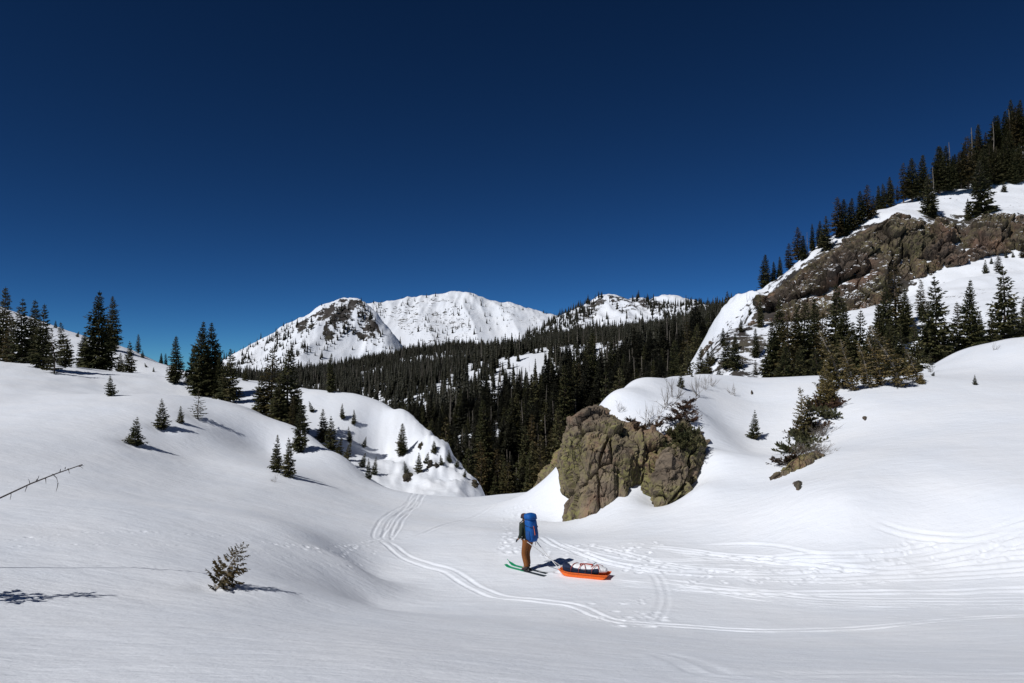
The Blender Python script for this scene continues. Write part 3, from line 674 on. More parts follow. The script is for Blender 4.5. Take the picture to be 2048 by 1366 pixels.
def conifer(seed, R=.17, whorls=26, nb=6, base=.05, droop=.25, twigs=8, sparse=0.0, power=.85, wood=False, tw=1.0, lean=0.0, curve=0.0, thick=1.0):
    """a conifer one unit tall: (trunk verts, faces), (needle verts, faces). Needles are small pointed sprays on every branch"""
    rng = random.Random(seed)
    def axis(z): return np.array([lean*z + curve*z*z + .01*math.sin(z*9+seed), .008*math.sin(z*7+seed*2), z])
    zs = np.linspace(-.06, .985, 12)
    trunk = [tube([axis(z) for z in zs], [thick*(.0145*(1-z*.93)+.0015) for z in zs], 6)]
    V = []; Fc = []
    def spray(p, d, l, w, roll):
        d = d/np.linalg.norm(d); s = np.cross(d, (0, 0, 1.0)); ns = np.linalg.norm(s)
        s = s/ns if ns > 1e-3 else np.array([1.0, 0, 0]); s = rot_to(s, d, roll); k = len(V)
        V.extend([p, p + d*l*.45 + s*w, p + d*l, p + d*l*.4 - s*w]); Fc.append((k, k+1, k+2, k+3))
    for i in range(whorls):
        u = max(0.0, (i + rng.uniform(-.25, .25))/whorls); z = base + (1-base)*min(.985, max(0, u))**.93
        n = max(3, int(round(nb*(1.05-.35*u))))
        a0 = rng.uniform(0, 6.28)
        for b in range(n):
            if rng.random() < sparse: continue
            az = a0 + 6.283*b/n + rng.uniform(-.35, .35)
            L = R*((1-u)**power + .03)*rng.uniform(.65, 1.15)*(1.25 if rng.random() < .08 else 1)
            if u < .12: L *= .6 + 3.3*u
            el = .55*u**1.5 - droop*(1-u) + rng.uniform(-.12, .12)
            dirh = np.array([math.cos(az), math.sin(az), 0]); d = dirh*math.cos(el) + np.array([0, 0, math.sin(el)])
            p0 = axis(z); up = np.array([0, 0, 1.0])
            def at(t): return p0 + d*L*t + up*L*(.18*t*t - .10*t)
            m = max(3, int(twigs*(.45 + .55*(1-u))))
            if wood: trunk.append(tube([at(0), at(.45), at(.9)], [.0042*(1-u*.6)*thick, .0028*(1-u*.6)*thick, .001], 3))
            for k in range(m):
                t = .14 + .86*(k + rng.uniform(.1, .9))/m; sd = 1 if k % 2 else -1
                side = np.cross(d, up); side /= np.linalg.norm(side)
                ang = rng.uniform(.45, 1.0)
                td = d*math.cos(ang) + side*sd*math.sin(ang) + up*rng.uniform(-.45, .15)
                l = tw*(.40*L*(1.15-.65*t) + .012); spray(at(t), td, l, l*rng.uniform(.2, .32), rng.uniform(-.8, .8))
                if k % 2 == 0: spray(at(t*.95), d*.55 + up*rng.uniform(-.9, -.25) + side*rng.uniform(-.4, .4), l*.85, l*.22, rng.uniform(-1.5, 1.5))
            spray(at(.72), d + up*.12, .34*L + .008, .07*L + .003, rng.uniform(-.5, .5))
    spray(axis(.93), np.array([lean, 0, 1.0]), .09, .006, 0); spray(axis(.93), np.array([lean, 0, 1.0]), .085, .006, 1.57)
    return join_vf(trunk), (np.array(V), np.array(Fc))
def mk(name, seed, crown='needles', bark='bark', **kw):
    (tv, tf), (cv, cf) = conifer(seed, **kw)
    a = mesh_np(name+'_trunk', tv, tf, True); a.materials.append(M[bark])
    b = mesh_np(name+'_crown', cv, cf, False); b.materials.append(M[crown])
    return a, b
KIND = {
    'full':   [mk('full_spruce', s, R=.22, whorls=36, nb=10, base=.02, droop=.28, twigs=11, power=.85) for s in (1, 2, 3)],
    'tall':   [mk('tall_spruce', s, R=.16, whorls=36, nb=9, base=.05, droop=.35, twigs=9, power=.68) for s in (4, 5, 6)] + [mk('brownish_spruce', s, 'sapling', 'bark', R=.155, whorls=30, nb=8, base=.08, droop=.3, twigs=8, power=.6, sparse=.15) for s in (44, 45)],
    'layer':  [mk('layered_spruce', s, R=.22, whorls=24, nb=9, base=.04, droop=.22, twigs=10, sparse=.12, power=.8, tw=1.1, wood=True) for s in (7, 8, 9)],
    'young':  [mk('young_spruce', s, R=.29, whorls=17, nb=9, base=.02, droop=.02, twigs=10, sparse=.06, power=.85, tw=1.15) for s in (10, 11, 12)],
    'thin':   [mk('thin_spruce', s, R=.27, whorls=14, nb=6, base=.06, droop=.12, twigs=9, sparse=.15, power=.75, tw=.75, wood=True) for s in (13, 14)],
    'ragged': [mk('ragged_spruce', s, 'olive', 'pale_bark', R=.19, whorls=24, nb=8, base=.06, droop=.05, twigs=8, sparse=.38, power=.5, wood=True, lean=-.22, curve=-.12, thick=1.7) for s in (15, 16, 17)],
    'bushy':  [mk('bushy_spruce', s, 'olive', 'pale_bark', R=.42, whorls=15, nb=10, base=.02, droop=-.05, twigs=10, sparse=.1, power=.6, wood=True) for s in (18, 19)],
    'olive':  [mk('olive_spruce', s, 'olive', 'pale_bark', R=.23, whorls=20, nb=8, base=.03, droop=.12, twigs=9, sparse=.22, power=.7, wood=True, thick=1.4) for s in (51, 52)],
    'rust':   [mk('dead_spruce', 20, 'rust', 'grey_wood', R=.16, whorls=18, nb=6, base=.1, droop=.2, twigs=6, sparse=.25, power=.7)],
}
def snag_mesh(seed, n=30):
    rng = random.Random(seed); parts = []
    zs = np.linspace(-.05, .95, 8); parts.append(tube([(.01*math.sin(z*6+seed), .01*math.cos(z*5+seed), z) for z in zs], [.013*(1-z*.8)+.001 for z in zs], 5))
    for k in range(n):
        z = rng.uniform(.2, .93); a = rng.uniform(0, 6.28); L = .10*(1.05-z)*rng.uniform(.4, 1.1)
        parts.append(tube([(0, 0, z), (L*.6*math.cos(a), L*.6*math.sin(a), z-.01), (L*math.cos(a), L*math.sin(a), z+.01)], [.003, .002, .0008], 3))
    v, f = join_vf(parts); me = mesh_np('snag', v, f, True); me.materials.append(M['grey_wood']); return me
SNAG = [snag_mesh(s) for s in (1, 2)]

rt = random.Random(77)
ntree = 0
def tree_at(p, H, kind, label, group=None, cat='tree', name='spruce_tree', wide=1.0, lean=(0, 0), var=None, sink=0.0):
    global ntree
    v = KIND[kind]; tm, cm = v[(ntree if var is None else var) % len(v)]; ntree += 1
    o = empty(name, (p[0], p[1], p[2]-sink), (lean[0], lean[1], rt.uniform(0, 6.28) if kind != 'ragged' else rt.uniform(-.4, .4)))
    o.scale = (H*wide, H*wide, H)
    obj('trunk', tm, None, o); obj('crown', cm, None, o)
    return tag(o, label, cat, group)
def tree_px(px, base, top, kind, label, group=None, wide=1.0, lean=0.0, var=None, hf=near_h, d=None, r0=8.0, name='spruce_tree', fallback=None):
    """stand a tree on the ground where the photo shows its foot; height from its top"""
    if d is None:
        h = hit(px, base, hf, r0)
        if h is None: h = P(px, base, fallback or 60)
    else:
        q = P(px, base, d); h = np.array([q[0], d, ground(q[0], d, hf)])
    q = P(px, top, h[1]); H = max(.25, q[2]-h[2])
    return tree_at(h, H, kind, label, group, wide=wide, lean=(0, lean), var=var, name=name, sink=.02*H)

G1 = 'spruces on the left hill'
for a in [
    (6,722,571,'tall','tall dark spruce cut by the left edge of the picture',1.0,0,None),
    (42,726,594,'layer','leftmost of the tall spruces in full view on the left hill',1.0,0,66),
    (66,724,597,'tall','slim spruce in the middle of the left hill clump',1.1,0,68),
    (85,733,605,'layer','rightmost tall spruce of the left hill clump',.95,0,64),
    (20,720,626,'tall','lower spruce tucked behind the left edge clump',1.1,0,70),
    (110,740,655,'thin','small ragged spruce at the lower right end of the left clump',1.0,.1,62),
    (133,712,642,'layer','slanting spruce just right of the left hill clump',1.0,.12,76),
    (111,656,640,'young','tiny spruce alone on the snow skyline above the left clump',.8,0,None),
    (154,674,661,'young','tiniest spruce on the left skyline beside the big pair',1.0,.3,None),
    (196,724,579,'full','big full spruce with wide skirt on the left skyline',1.0,0,80),
    (168,712,662,'full','short spruce leaning on the left side of the big full spruce',1.1,0,84),
    (224,698,590,'tall','dark narrow spruce right behind the big full spruce',1.05,0,98),
    (241,726,704,'young','little spruce right of the big left pair',.9,0,86),
    (259,731,680,'layer','medium spruce with dense foot right of the big left pair',.95,0,84),
    (276,718,667,'tall','slim skyline spruce left of the blue gap in the ridge',1.1,0,104),
    (285,716,700,'young','small spruce at the ridge end beside the slim skyline spruce',1.0,0,None),
    (293,735,724,'young','tilted tiny spruce on bare snow of the ridge end',.8,.4,None),
    (307,744,733,'young','tiny dark sapling below the ridge end',.8,0,None),
    (322,739,705,'full','small full spruce on the skyline left of the lone pointed spruce',.9,0,100),
    (331,740,706,'tall','narrow spruce touching the right side of the small skyline spruce',1.1,0,102),
    (351,766,670,'tall','lone pointed spruce left of the great dark spruce group',1.15,0,None),
    (372,760,738,'full','low dark spruce between the lone pointed spruce and great group',1.2,0,84),
    (403,786,640,'full','taller left half of the great dark spruce group',.95,0,64),
    (422,788,642,'full','right half of the great dark spruce group with forked tops',.95,0,65),
    (386,770,690,'full','left shoulder spruce of the great dark group',1.0,0,68),
    (440,794,705,'full','spruce filling the foot of the great dark group',1.0,0,64),
    (460,801,695,'layer','spruce with low sweeping branches right of the great dark group',1.1,0,62),
    (491,762,735,'young','small spruce on the snow saddle before the rocky peak',1.0,0,None),
    (222,792,749,'young','small spruce alone on open snow left of the hill',.95,.08,None),
    (323,858,795,'young','dense small spruce, left of the three on the bare left slope',.95,0,None),
    (361,847,810,'young','smallest of the three spruces on the bare left slope',.8,0,None),
    (396,838,777,'thin','sparse see-through spruce, right of the three on the slope',1.15,0,None),
    (268,890,832,'young','lowest small spruce on the bare left slope',1.15,.1,None)]:
    tree_px(a[0], a[1], a[2], a[3], a[4], G1, wide=a[5], lean=a[6], d=a[7])
G2 = 'spruces at the left snow hump'
for a in [
    (522,822,735,'layer','outer left spruce of the dark clump above the hump',.9,0,57),
    (543,828,690,'tall','tall left spruce of the dark clump above the hump',1.25,0,57),
    (575,838,694,'tall','tall right spruce of the dark clump above the hump',1.25,0,56),
    (558,836,745,'layer','middle spruce between the two tall ones above the hump',1.1,0,55),
    (594,850,760,'layer','spruce on the right flank of the dark clump',1.0,0,56),
    (601,905,795,'layer','pointed spruce standing in front of the dark clump on the crest',.8,0,46),
    (585,870,790,'tall','spruce half hidden left of the pointed crest spruce',1.0,0,50),
    (625,824,800,'young','little slanting spruce on snow behind the dark clump',.8,.3,None),
    (661,842,705,'tall','tall thin spruce standing alone behind the hump spruces',.9,0,66),
    (646,884,816,'layer','broad low spruce on the crest between clump and hump',1.05,0,None),
    (662,880,830,'layer','spruce crowded right of the broad low spruce',.9,0,56),
    (684,866,806,'layer','spruce at the upper end of the hump with shadow behind',.95,0,62),
    (671,890,872,'young','sapling under the broad low spruce',.9,.3,54),
    (687,908,874,'young','bent sapling in the hollow left of the hump',.6,.35,54),
    (727,894,871,'young','tilted sapling on the open side of the hump',.85,.25,None),
    (553,944,867,'layer','left spruce of the pair on the lower left slope',.85,.03,None),
    (577,954,873,'layer','right spruce of the pair on the lower left slope',.9,0,None),
    (804,911,845,'tall','slender young spruce alone on the white hump',1.3,0,None),
    (723,934,903,'young','left sapling of the little group below the hump',.9,.3,None),
    (737,958,915,'young','front sapling of the little group below the hump',.6,0,None),
    (748,950,911,'young','right sapling of the little group below the hump',.7,.3,None),
    (815,951,920,'young','sapling at the foot of the hump, left of a taller one',.9,.25,None),
    (838,946,903,'young','spruce sapling at the foot of the hump beside dark rocks',.8,.05,None),
    (868,906,879,'young','dark sapling on the crumbling edge of the hump',1.1,.2,None),
    (899,926,898,'young','sapling high on the far steep edge of the hump',.9,.1,None),
    (914,934,912,'young','second sapling down the far steep edge of the hump',.9,.1,None),
    (708,850,818,'layer','small spruce at the head of the hump',.9,0,None),
    (700,885,852,'layer','small spruce under the head of the hump',.9,.1,None),
    (852,928,903,'young','dark sapling wedged among the hump rocks',1.0,.2,None),
    (884,930,908,'young','sapling leaning out from the steep hump end',1.0,.3,None),
    (929,954,938,'young','lowest tiny sapling on the far steep edge of the hump',.9,.1,None)]:
    tree_px(a[0], a[1], a[2], a[3], a[4], G2, wide=a[5], lean=a[6], d=a[7], r0=20)

# near conifers on the right: brownish wind-bent grove, saplings
G3 = 'wind-bent spruces of the right grove'
for a in [
    (1684,792,656,'ragged','leftmost tall bleached spruce of the right grove, leaning left',1.0,0,42.5),
    (1708,801,676,'ragged','second leaning pale-trunked spruce of the right grove',.95,0,41.5),
    (1742,798,684,'ragged','third leaning spruce of the grove, short brown top',1.0,0,41.5),
    (1768,796,672,'ragged','fourth leaning spruce of the grove with bare lower trunk',1.0,0,41.8),
    (1806,802,642,'ragged','tallest ragged spruce of the grove with open white branches',1.1,-.08,41),
    (1838,790,692,'ragged','rightmost leaning spruce of the front grove',1.1,0,42),
    (1655,790,720,'bushy','bushy dark spruce at the left foot of the grove',.8,-.1,42.5),
    (1690,796,730,'olive','low spruce filling the grove between first and second trunk',1.0,-.1,42.5),
    (1728,790,725,'olive','low spruce in the middle of the grove foot',1.1,-.05,43),
    (1756,790,735,'olive','low green spruce under the fourth leaning trunk',1.1,-.1,42.5),
    (1790,792,730,'olive','low spruce under the tallest ragged trunk',1.0,0,42.5),
    (1818,790,722,'olive','dark low spruce near the right end of the grove',1.0,0,43),
    (1842,787,745,'bushy','bushy sapling at the right foot of the grove',.8,.1,41.5),
    (1795,805,772,'thin','scrubby grey sapling at the front of the grove',.8,0,40.5),
    (1642,812,745,'bushy','dark bush-like spruce leaning down slope from the grove',.8,-.2,39.5),
    (1665,800,752,'bushy','low spruce bush at the lower left of the grove',.8,-.2,40)]:
    tree_px(a[0], a[1], a[2], a[3], a[4], G3, wide=a[5], lean=a[6], d=a[7], r0=20)
G4 = 'small conifers on the right snow'
for a in [
    (1508,878,818,'young','small spruce alone on the snow between rocks and grey brush',.8,-.05,None),
    (1606,826,770,'olive','small olive spruce above the grey brush, left of the grove',.9,-.1,36.5),
    (1622,820,786,'young','little spruce behind the grey brush',.8,-.2,37),
    (1950,770,748,'young','tiny lone spruce on the far right snow',.8,0,None),
    (1362,776,742,'young','little dark spruce on the crest of the snow cap',.9,0,None),
    (1384,768,744,'young','small spruce just behind the snow cap crest',1.0,0,47),
    (1865,752,742,'young','tiny bent spruce beside the right end of the grove',1.4,.4,None),
    (1860,728,700,'thin','thin brown sapling behind the right end of the grove',.8,0,52),
    (2030,694,684,'young','tiny sapling on the right snow crest',1.0,0,62)]:
    tree_px(a[0], a[1], a[2], a[3], a[4], G4, wide=a[5], lean=a[6], d=a[7], r0=20)
# bigger spruces in the dip behind the bench (they stand on the hillside's foot)
G5 = 'dark spruces behind the right snow bench'
behind = [
    (1402,756,690,'layer',1.0,82),(1416,757,694,'full',.9,84),(1438,757,728,'young',1.0,80),(1455,757,660,'layer',1.0,82),(1471,757,664,'layer',1.05,80),
    (1511,757,716,'tall',1.2,78),(1512,715,655,'tall',1.0,None),(1521,655,598,'tall',1.0,None),
    (1546,757,640,'full',1.0,74),(1560,757,594,'full',.85,76),(1578,757,625,'tall',1.3,72),(1594,757,610,'full',.9,75),(1612,757,602,'tall',1.25,73),(1630,757,592,'full',.85,76),(1648,757,620,'tall',1.2,72),(1570,757,680,'full',1.0,66),(1602,757,685,'full',1.0,66),(1632,757,690,'layer',1.1,66),
    (1674,750,566,'tall',1.1,86),(1690,745,600,'full',.9,84),(1706,745,640,'full',1.0,78),(1722,740,616,'layer',1.0,76),(1740,735,650,'full',1.0,74),(1758,725,604,'tall',1.2,82),(1774,720,560,'full',.85,90),(1792,700,523,'tall',1.35,96),(1812,690,572,'full',.9,94),(1780,725,640,'full',1.0,72),(1803,720,655,'layer',1.0,72),
    (1843,640,558,'tall',1.2,100),(1830,715,640,'layer',1.0,70),(1858,712,600,'layer',1.0,78),(1873,715,547,'layer',1.0,74),(1890,708,640,'layer',1.0,74),
    (1916,705,600,'layer',1.0,78),(1942,704,556,'full',.85,76),(1960,700,620,'full',.9,76),(1985,698,622,'layer',1.0,78),(2010,690,526,'layer',.95,80),(2030,690,600,'layer',1.0,82),(2052,686,588,'full',.9,84)]
lab5 = {1512:'lone slim spruce in the snow gully above the bench',1521:'upper slim spruce beside the cliff foot in the gully',1511:'small spruce at the bench edge under the gully',1438:'little spruce between bench trees at the gully foot',
        1792:'tallest dark spruce standing in front of the cliff',1873:'ragged-crowned spruce right of the tall cliff spruces',1942:'broad full spruce second from the right edge on the bench',2010:'tall layered spruce near the right edge with open branches',2052:'spruce cut off by the right edge of the picture',
        1843:'slim spruce on the snow slope right of the tallest one',1455:'spruce with spreading layers left of the snow gully',1471:'spruce beside the snow gully, right of its twin',1402:'leftmost spruce behind the rock snow cap',1916:'smaller spruce left of the broad full one on the bench',1985:'small spruce left of the tall one near the right edge'}
for (px, b, t, k, w, d) in behind:
    if d is None: tree_px(px, b, t, k, lab5[px], G5, wide=w, hf=hill_h, r0=64)
    else:
        q = P(px, b, d); z = max(ground(q[0], d), ground(q[0], d, hill_h)); H = P(px, t, d)[2] - z
        tree_at((q[0], d, z), H, k, lab5.get(px, 'dark spruce in the dense row behind the right snow bench'), G5, wide=w, sink=.2)
# conifers on the hillside
G6 = 'spruces on the right hillside'
for (px, b, t, k, w, lab) in [
    (1531,578,507,'tall',1.3,'dark pointed spruce standing first on the hillside skyline'),(1548,572,522,'tall',1.1,''),(1560,560,512,'tall',1.0,''),(1578,540,485,'tall',1.3,''),(1596,522,452,'tall',1.3,'tall skyline spruce left of the first big snow patch'),(1607,520,470,'tall',1.2,''),
    (1625,502,446,'tall',.8,''),(1640,496,440,'tall',1.1,''),(1652,500,430,'layer',1.0,'layered spruce leaning over the snow patch below skyline'),(1676,476,392,'tall',1.3,'high spruce of the close skyline group above the cliff'),(1688,472,396,'tall',1.2,''),(1704,460,395,'tall',1.3,''),
    (1722,448,380,'tall',1.2,''),(1735,440,368,'tall',1.35,''),(1747,432,390,'tall',1.1,''),(1757,424,370,'tall',1.0,''),(1767,420,366,'tall',1.1,''),(1781,412,352,'tall',1.2,''),(1795,402,370,'tall',1.0,''),(1808,400,324,'tall',1.1,''),(1824,396,314,'tall',1.3,''),(1834,392,345,'tall',1.2,''),
    (1847,392,308,'tall',1.2,''),(1859,432,345,'layer',1.0,'big spruce on the terrace edge above the cliff'),(1868,436,400,'full',1.0,'bushy young spruce on the cliff edge below a bigger one'),(1878,380,290,'tall',1.3,''),(1892,378,330,'full',1.0,''),(1906,376,310,'full',.9,''),(1922,372,300,'tall',1.3,''),(1937,370,270,'tall',1.2,''),(1951,372,320,'full',.9,''),
    (1962,432,318,'layer',1.1,'large open spruce alone on the snow terrace'),(1936,440,395,'young',.6,'small pointed spruce left of the large terrace spruce'),(1760,426,408,'young',1.0,'small spruce at the snow edge over the cliff top'),(1690,470,455,'young',1.0,'low spruce on the snow lip above the cliff'),(2008,384,362,'young',1.0,'little spruce on the upper terrace snow'),(2041,404,385,'young',1.0,'small spruce at the right edge on the terrace'),
    (1838,400,386,'young',1.0,'sapling on the terrace rim above the cliff'),
    (1971,547,518,'young',.8,'left small spruce on the snow slope under the cliff'),(1997,546,507,'tall',1.5,'taller small spruce on the snow slope under the cliff'),(1983,528,512,'young',.8,'tiny spruce between the two on the snow slope'),(2012,516,500,'young',.8,'tiny spruce close under the right end of the cliff'),(2026,515,501,'young',.8,'second tiny spruce close under the right end of the cliff'),(2046,516,480,'tall',1.4,'spruce at the right picture edge under the cliff'),
    (1844,640,600,'young',.8,'short spruce in the open snow right of the tall dark one'),(1497,605,580,'young',.7,'sapling on the snow rib left of the cliff'),(1424,730,690,'layer',1.0,'spruce low on the spur left of the hillside rocks'),(1446,692,655,'tall',1.3,'spruce on the rim of the left spur'),(1482,664,636,'layer',1.0,'small spruce halfway up the left spur'),(1405,748,716,'layer',1.0,'spruce at the foot of the left spur'),(1500,630,612,'young',.9,'sapling in the snow below the skyline rib'),(1470,700,668,'tall',1.4,'dark spruce in the middle of the left spur snow')]:
    tree_px(px, b, t, k, lab or 'slim dark spruce in the row along the hillside skyline', G6, wide=w, hf=hill_h, r0=70, fallback=180)
rs_ = np.random.RandomState(5); n = 0; placed = []; crowd = []
while n < 88:
    px = rs_.uniform(1850, 2120); py = rs_.uniform(150, 390)
    if not in_poly(np.array([px]), np.array([py]), [(1850,392),(1890,362),(1960,322),(2048,256),(2130,195),(2130,372),(2048,368),(1960,378),(1900,382)])[0]: continue
    h = hit(px, py, hill_h, 80, 330)
    if h is None or any((h[0]-q[0])**2+(h[1]-q[1])**2 < 5 for q in placed): continue
    placed.append(h); n += 1
    if n > 62: crowd.append((h[0], h[1], h[2]-.2, rs_.uniform(6, 12))); continue
    tree_at(h, rs_.uniform(6, 12), ('tall', 'tall', 'tall', 'layer')[n % 4], 'spruce in the dense wood high on the right hillside', 'wood high on the right hillside', wide=rs_.uniform(.9, 1.3), sink=.2)
for (px, b, t) in [(1810,400,330),(1867,400,330),(1680,470,402),(1770,415,350),(1900,372,280),(1945,362,250),(1988,330,240),(2020,300,215),(1615,512,462),(1500,603,585),(1494,604,580),(1888,360,285)]:
    h = hit(px, b, hill_h, 80, 330)
    if h is None: continue
    o = obj('dead_tree', SNAG[n % 2], None); n += 1
    o.location = h; H = P(px, t, h[1])[2]-h[2]; o.scale = (H, H, H); o.rotation_euler = (0, 0, px)
    tag(o, 'bare grey dead tree among the hillside spruces', 'tree', 'dead trees on the hillside')

# ------------------------------------------------------------------ the far woods: single trees nearest, the mass beyond
def cheap(seed, tiers=12, k=6, R=.17, droop=.5, power=.9):
    rng = random.Random(seed); V = []; Fc = []
    for i in range(tiers):
        u = i/tiers; z = .08 + .9*u; L = R*((1-u)**power+.06); a0 = rng.uniform(0, 6.28)
        for b in range(k):
            a = a0 + 6.283*b/k + rng.uniform(-.25, .25); l = L*rng.uniform(.7, 1.2); w = .55*l
            c, s = math.cos(a), math.sin(a); zt = z - droop*l + rng.uniform(-.01, .01); j = len(V)
            V.extend([(0, 0, z+.07), (c*l*.55-s*w, s*l*.55+c*w, z-.2*l), (c*l, s*l, zt), (c*l*.55+s*w, s*l*.55-c*w, z-.2*l)]); Fc.append((j, j+1, j+2, j+3))
    j = len(V); V.extend([(-.008, 0, .9), (0, .008, .9), (.008, 0, .9), (0, 0, 1.02)]); Fc.append((j, j+1, j+2, j+3))
    tv, tf = tube([(0, 0, -.05), (0, 0, .5), (0, 0, .95)], [.011, .008, .002], 4)
    return (tv, tf), (np.array(V), np.array(Fc))
CHEAP = []
for s, kw in ((1, {}), (2, dict(R=.13, power=.7)), (3, dict(R=.19)), (4, dict(R=.12, tiers=14, power=.65)), (5, dict(R=.16, droop=.8))):
    (tv, tf), (cv, cf) = cheap(s, **kw)
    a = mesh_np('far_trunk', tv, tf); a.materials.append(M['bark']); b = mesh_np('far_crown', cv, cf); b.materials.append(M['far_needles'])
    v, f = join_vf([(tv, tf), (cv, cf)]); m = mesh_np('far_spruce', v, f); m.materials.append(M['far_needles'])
    CHEAP.append((a, b, m))
spur = [(830,805),(870,768),(950,740),(1050,708),(1120,693),(1200,683),(1195,725),(1150,765),(1060,795),(960,835),(880,835)]
side = [(800,830),(860,790),(960,770),(1010,800),(1000,870),(940,880)]
low = [(820,850),(900,830),(960,880),(1010,900),(1120,860),(1130,900),(1060,960),(940,930)]
meadow = [(720,745),(760,738),(790,760),(760,800),(720,800)]
pts = []     # x, y, z, height
def scatter(hf, n, r0, r1, a0, a1, dens, hlo, hhi, seed):
    r = np.random.RandomState(seed); R = np.sqrt(r.uniform(r0*r0, r1*r1, n)); A = np.radians(r.uniform(a0, a1, n))
    X = R*np.sin(A); Y = R*np.cos(A); Z = hf(X, Y); px, py = project(X, Y, Z)
    k = r.uniform(0, 1, n) < dens(px, py, X, Y); H = r.uniform(hlo, hhi, n)*(.6+.75*r.uniform(0, 1, n)**2)*(1+.35*fbm(X/30, Y/30, 2, 92))
    pts.append(np.stack([X, Y, Z-.3, H], 1)[k])
def valley_d(px, py, X, Y):
    d = np.where(fbm(X/45, Y/45, 3, 91) > -.32, 1.0, .28)
    d = np.where(in_poly(px, py, spur), .10 + .5*(fbm(X/22, Y/22, 2, 95) > .05), d)
    d = np.where(in_poly(px, py, side), .22 + .6*(fbm(X/30, Y/30, 2, 96) > .05), d)
    d = np.where(in_poly(px, py, meadow), .2, d)
    d = np.where(in_poly(px, py, low), .5 + .5*(fbm(X/22, Y/22, 2, 94) > -.1), d)
    return d
scatter(valley_h, 34000, 300, 900, -22, 20, valley_d, 6, 11, 1)
scatter(valley_h, 4600, 122, 300, -22, 20, valley_d, 9, 15, 6)
def left_d(px, py, X, Y):
    d = np.full(px.shape, .05)
    d = np.where(in_poly(px, py, [(640,720),(655,650),(690,600),(722,600),(752,640),(780,700),(740,695),(700,680)]), .25+.7*(fbm(X/28, Y/40, 2, 93) > -.05), d)
    d = np.where(in_poly(px, py, [(430,780),(460,715),(620,630),(640,690),(590,760)]), .10 + .6*(fbm(X/35, Y/45, 2, 97) > .12), d)
    d = np.where(in_poly(px, py, [(690,700),(790,705),(800,765),(650,765)]), .04, d)
    return d
scatter(left_h, 5200, 930, 1290, -24, -8, left_d, 6, 11, 2)
def main_d(px, py, X, Y):
    d = np.full(px.shape, .02) + .12*(fbm(X/90, Y/120, 3, 98) > .35)
    d = np.where(in_poly(px, py, [(840,690),(850,640),(930,600),(960,680)]), .12+.3*(fbm(X/70, Y/90, 2, 99) > .1), d)
    d = np.where(in_poly(px, py, [(735,640),(745,608),(770,608),(765,640)]), .5, d)
    return np.where((px > 800) & (py > 712), .9, d)
scatter(main_h, 6000, 1700, 2400, -12, 5, main_d, 8, 14, 3)
def right_d(px, py, X, Y):
    d = np.full(px.shape, .06)
    d = np.where(in_poly(px, py, [(1060,690),(1100,640),(1205,590),(1200,615),(1160,650),(1120,680)]), .7, d)
    d = np.where(in_poly(px, py, [(1245,590),(1330,590),(1500,595),(1500,680),(1380,640),(1330,640),(1280,615)]), .75, d)
    d = np.where(py > 668, .9, d)
    return d
scatter(right_h, 5000, 880, 1280, 1, 20, right_d, 8, 13, 4)
def hill_d(px, py, X, Y): return np.where((px > 1490) & in_poly(px, py, [(1400,760),(1440,700),(1560,640),(1700,660),(1700,760)]), 0.0, np.where((px < 1470), .25, 0.0))
allp = np.concatenate(pts); show = allp[:, 3]/allp[:, 1]
px, py = project(allp[:, 0], allp[:, 1], allp[:, 2]+allp[:, 3])
# hidden behind the near snow: drop from the list of single trees
def near_row(px):
    return np.interp(px, [0,300,480,600,690,790,860,915,965,1000,1050,1120,1135,1215,1260,1430,1640,2048], [700,760,760,790,815,840,880,910,995,1006,1000,960,870,795,765,754,750,690])
vis = (py < near_row(px) - 12) & (px > -20) & (px < 2070) & (allp[:, 1] < 420)
order = np.argsort(-show*vis)[:45]; big = np.zeros(len(allp), bool); big[order] = True
rng = random.Random(12)
for i in order:
    x, y, z, H = allp[i]; zone = 'deep valley' if px[i] < 1130 else 'valley side'
    a, b, m = CHEAP[i % 5]
    o = empty('spruce_tree', (x, y, z), (0, 0, rng.uniform(0, 6.28))); o.scale = (H, H, H)
    if H/y > .055:
        t, c = KIND['tall'][i % 5]; o.scale = (H*.95, H*.95, H); obj('trunk', t, None, o); obj('crown', c, None, o)
    else: obj('trunk', a, None, o); obj('crown', b, None, o)
    tag(o, 'spruce in the dark wood of the %s beyond the snow' % zone, 'tree', 'trees at the near edge of the %s wood' % zone)
for (px_, top, d, k, lab) in [(777,728,112,'layer','olive spruce rising behind the left snow hump'),(722,790,104,'rust','rust brown dead spruce behind the left snow hump'),(702,745,118,'layer','tall spruce behind the hump, left of the rust brown one'),(812,765,120,'layer','pale olive spruce behind the right half of the hump'),(745,740,125,'tall','dark spruce behind the hump, right of the rust brown one'),(640,742,125,'tall','dark spruce behind the crest clump'),
                       (1212,690,140,'layer','tall olive spruce left above the big rock outcrop'),(1240,730,150,'layer','shorter olive spruce right of the tall one above the outcrop'),(1300,705,120,'layer','olive spruce over the middle of the snow cap'),(1330,668,125,'full','broad brown green spruce over the middle of the snow cap'),(1352,690,130,'tall','dark spruce behind the little one on the snow cap crest'),(1376,640,150,'tall','tall dark spruce right of the snow cap middle'),(1280,735,135,'full','dark spruce low over the snow cap'),(855,800,130,'layer','spruce behind the steep end of the hump'),(890,830,140,'tall','spruce in the gap beyond the hump'),(1458,580,200,'tall','pointed spruce on the skyline left of the hillside')]:
    q = P(px_, 900, d); z = ground(q[0], d, valley_h) if d < 190 else ground(q[0], d, hill_h); H = P(px_, top, d)[2]-z
    tree_at((q[0], d, z), min(H, 26), k, lab, 'bigger trees at the near edge of the wood', wide=.75 if H > 16 else 1.0, sink=.3)
rest = allp[~big]
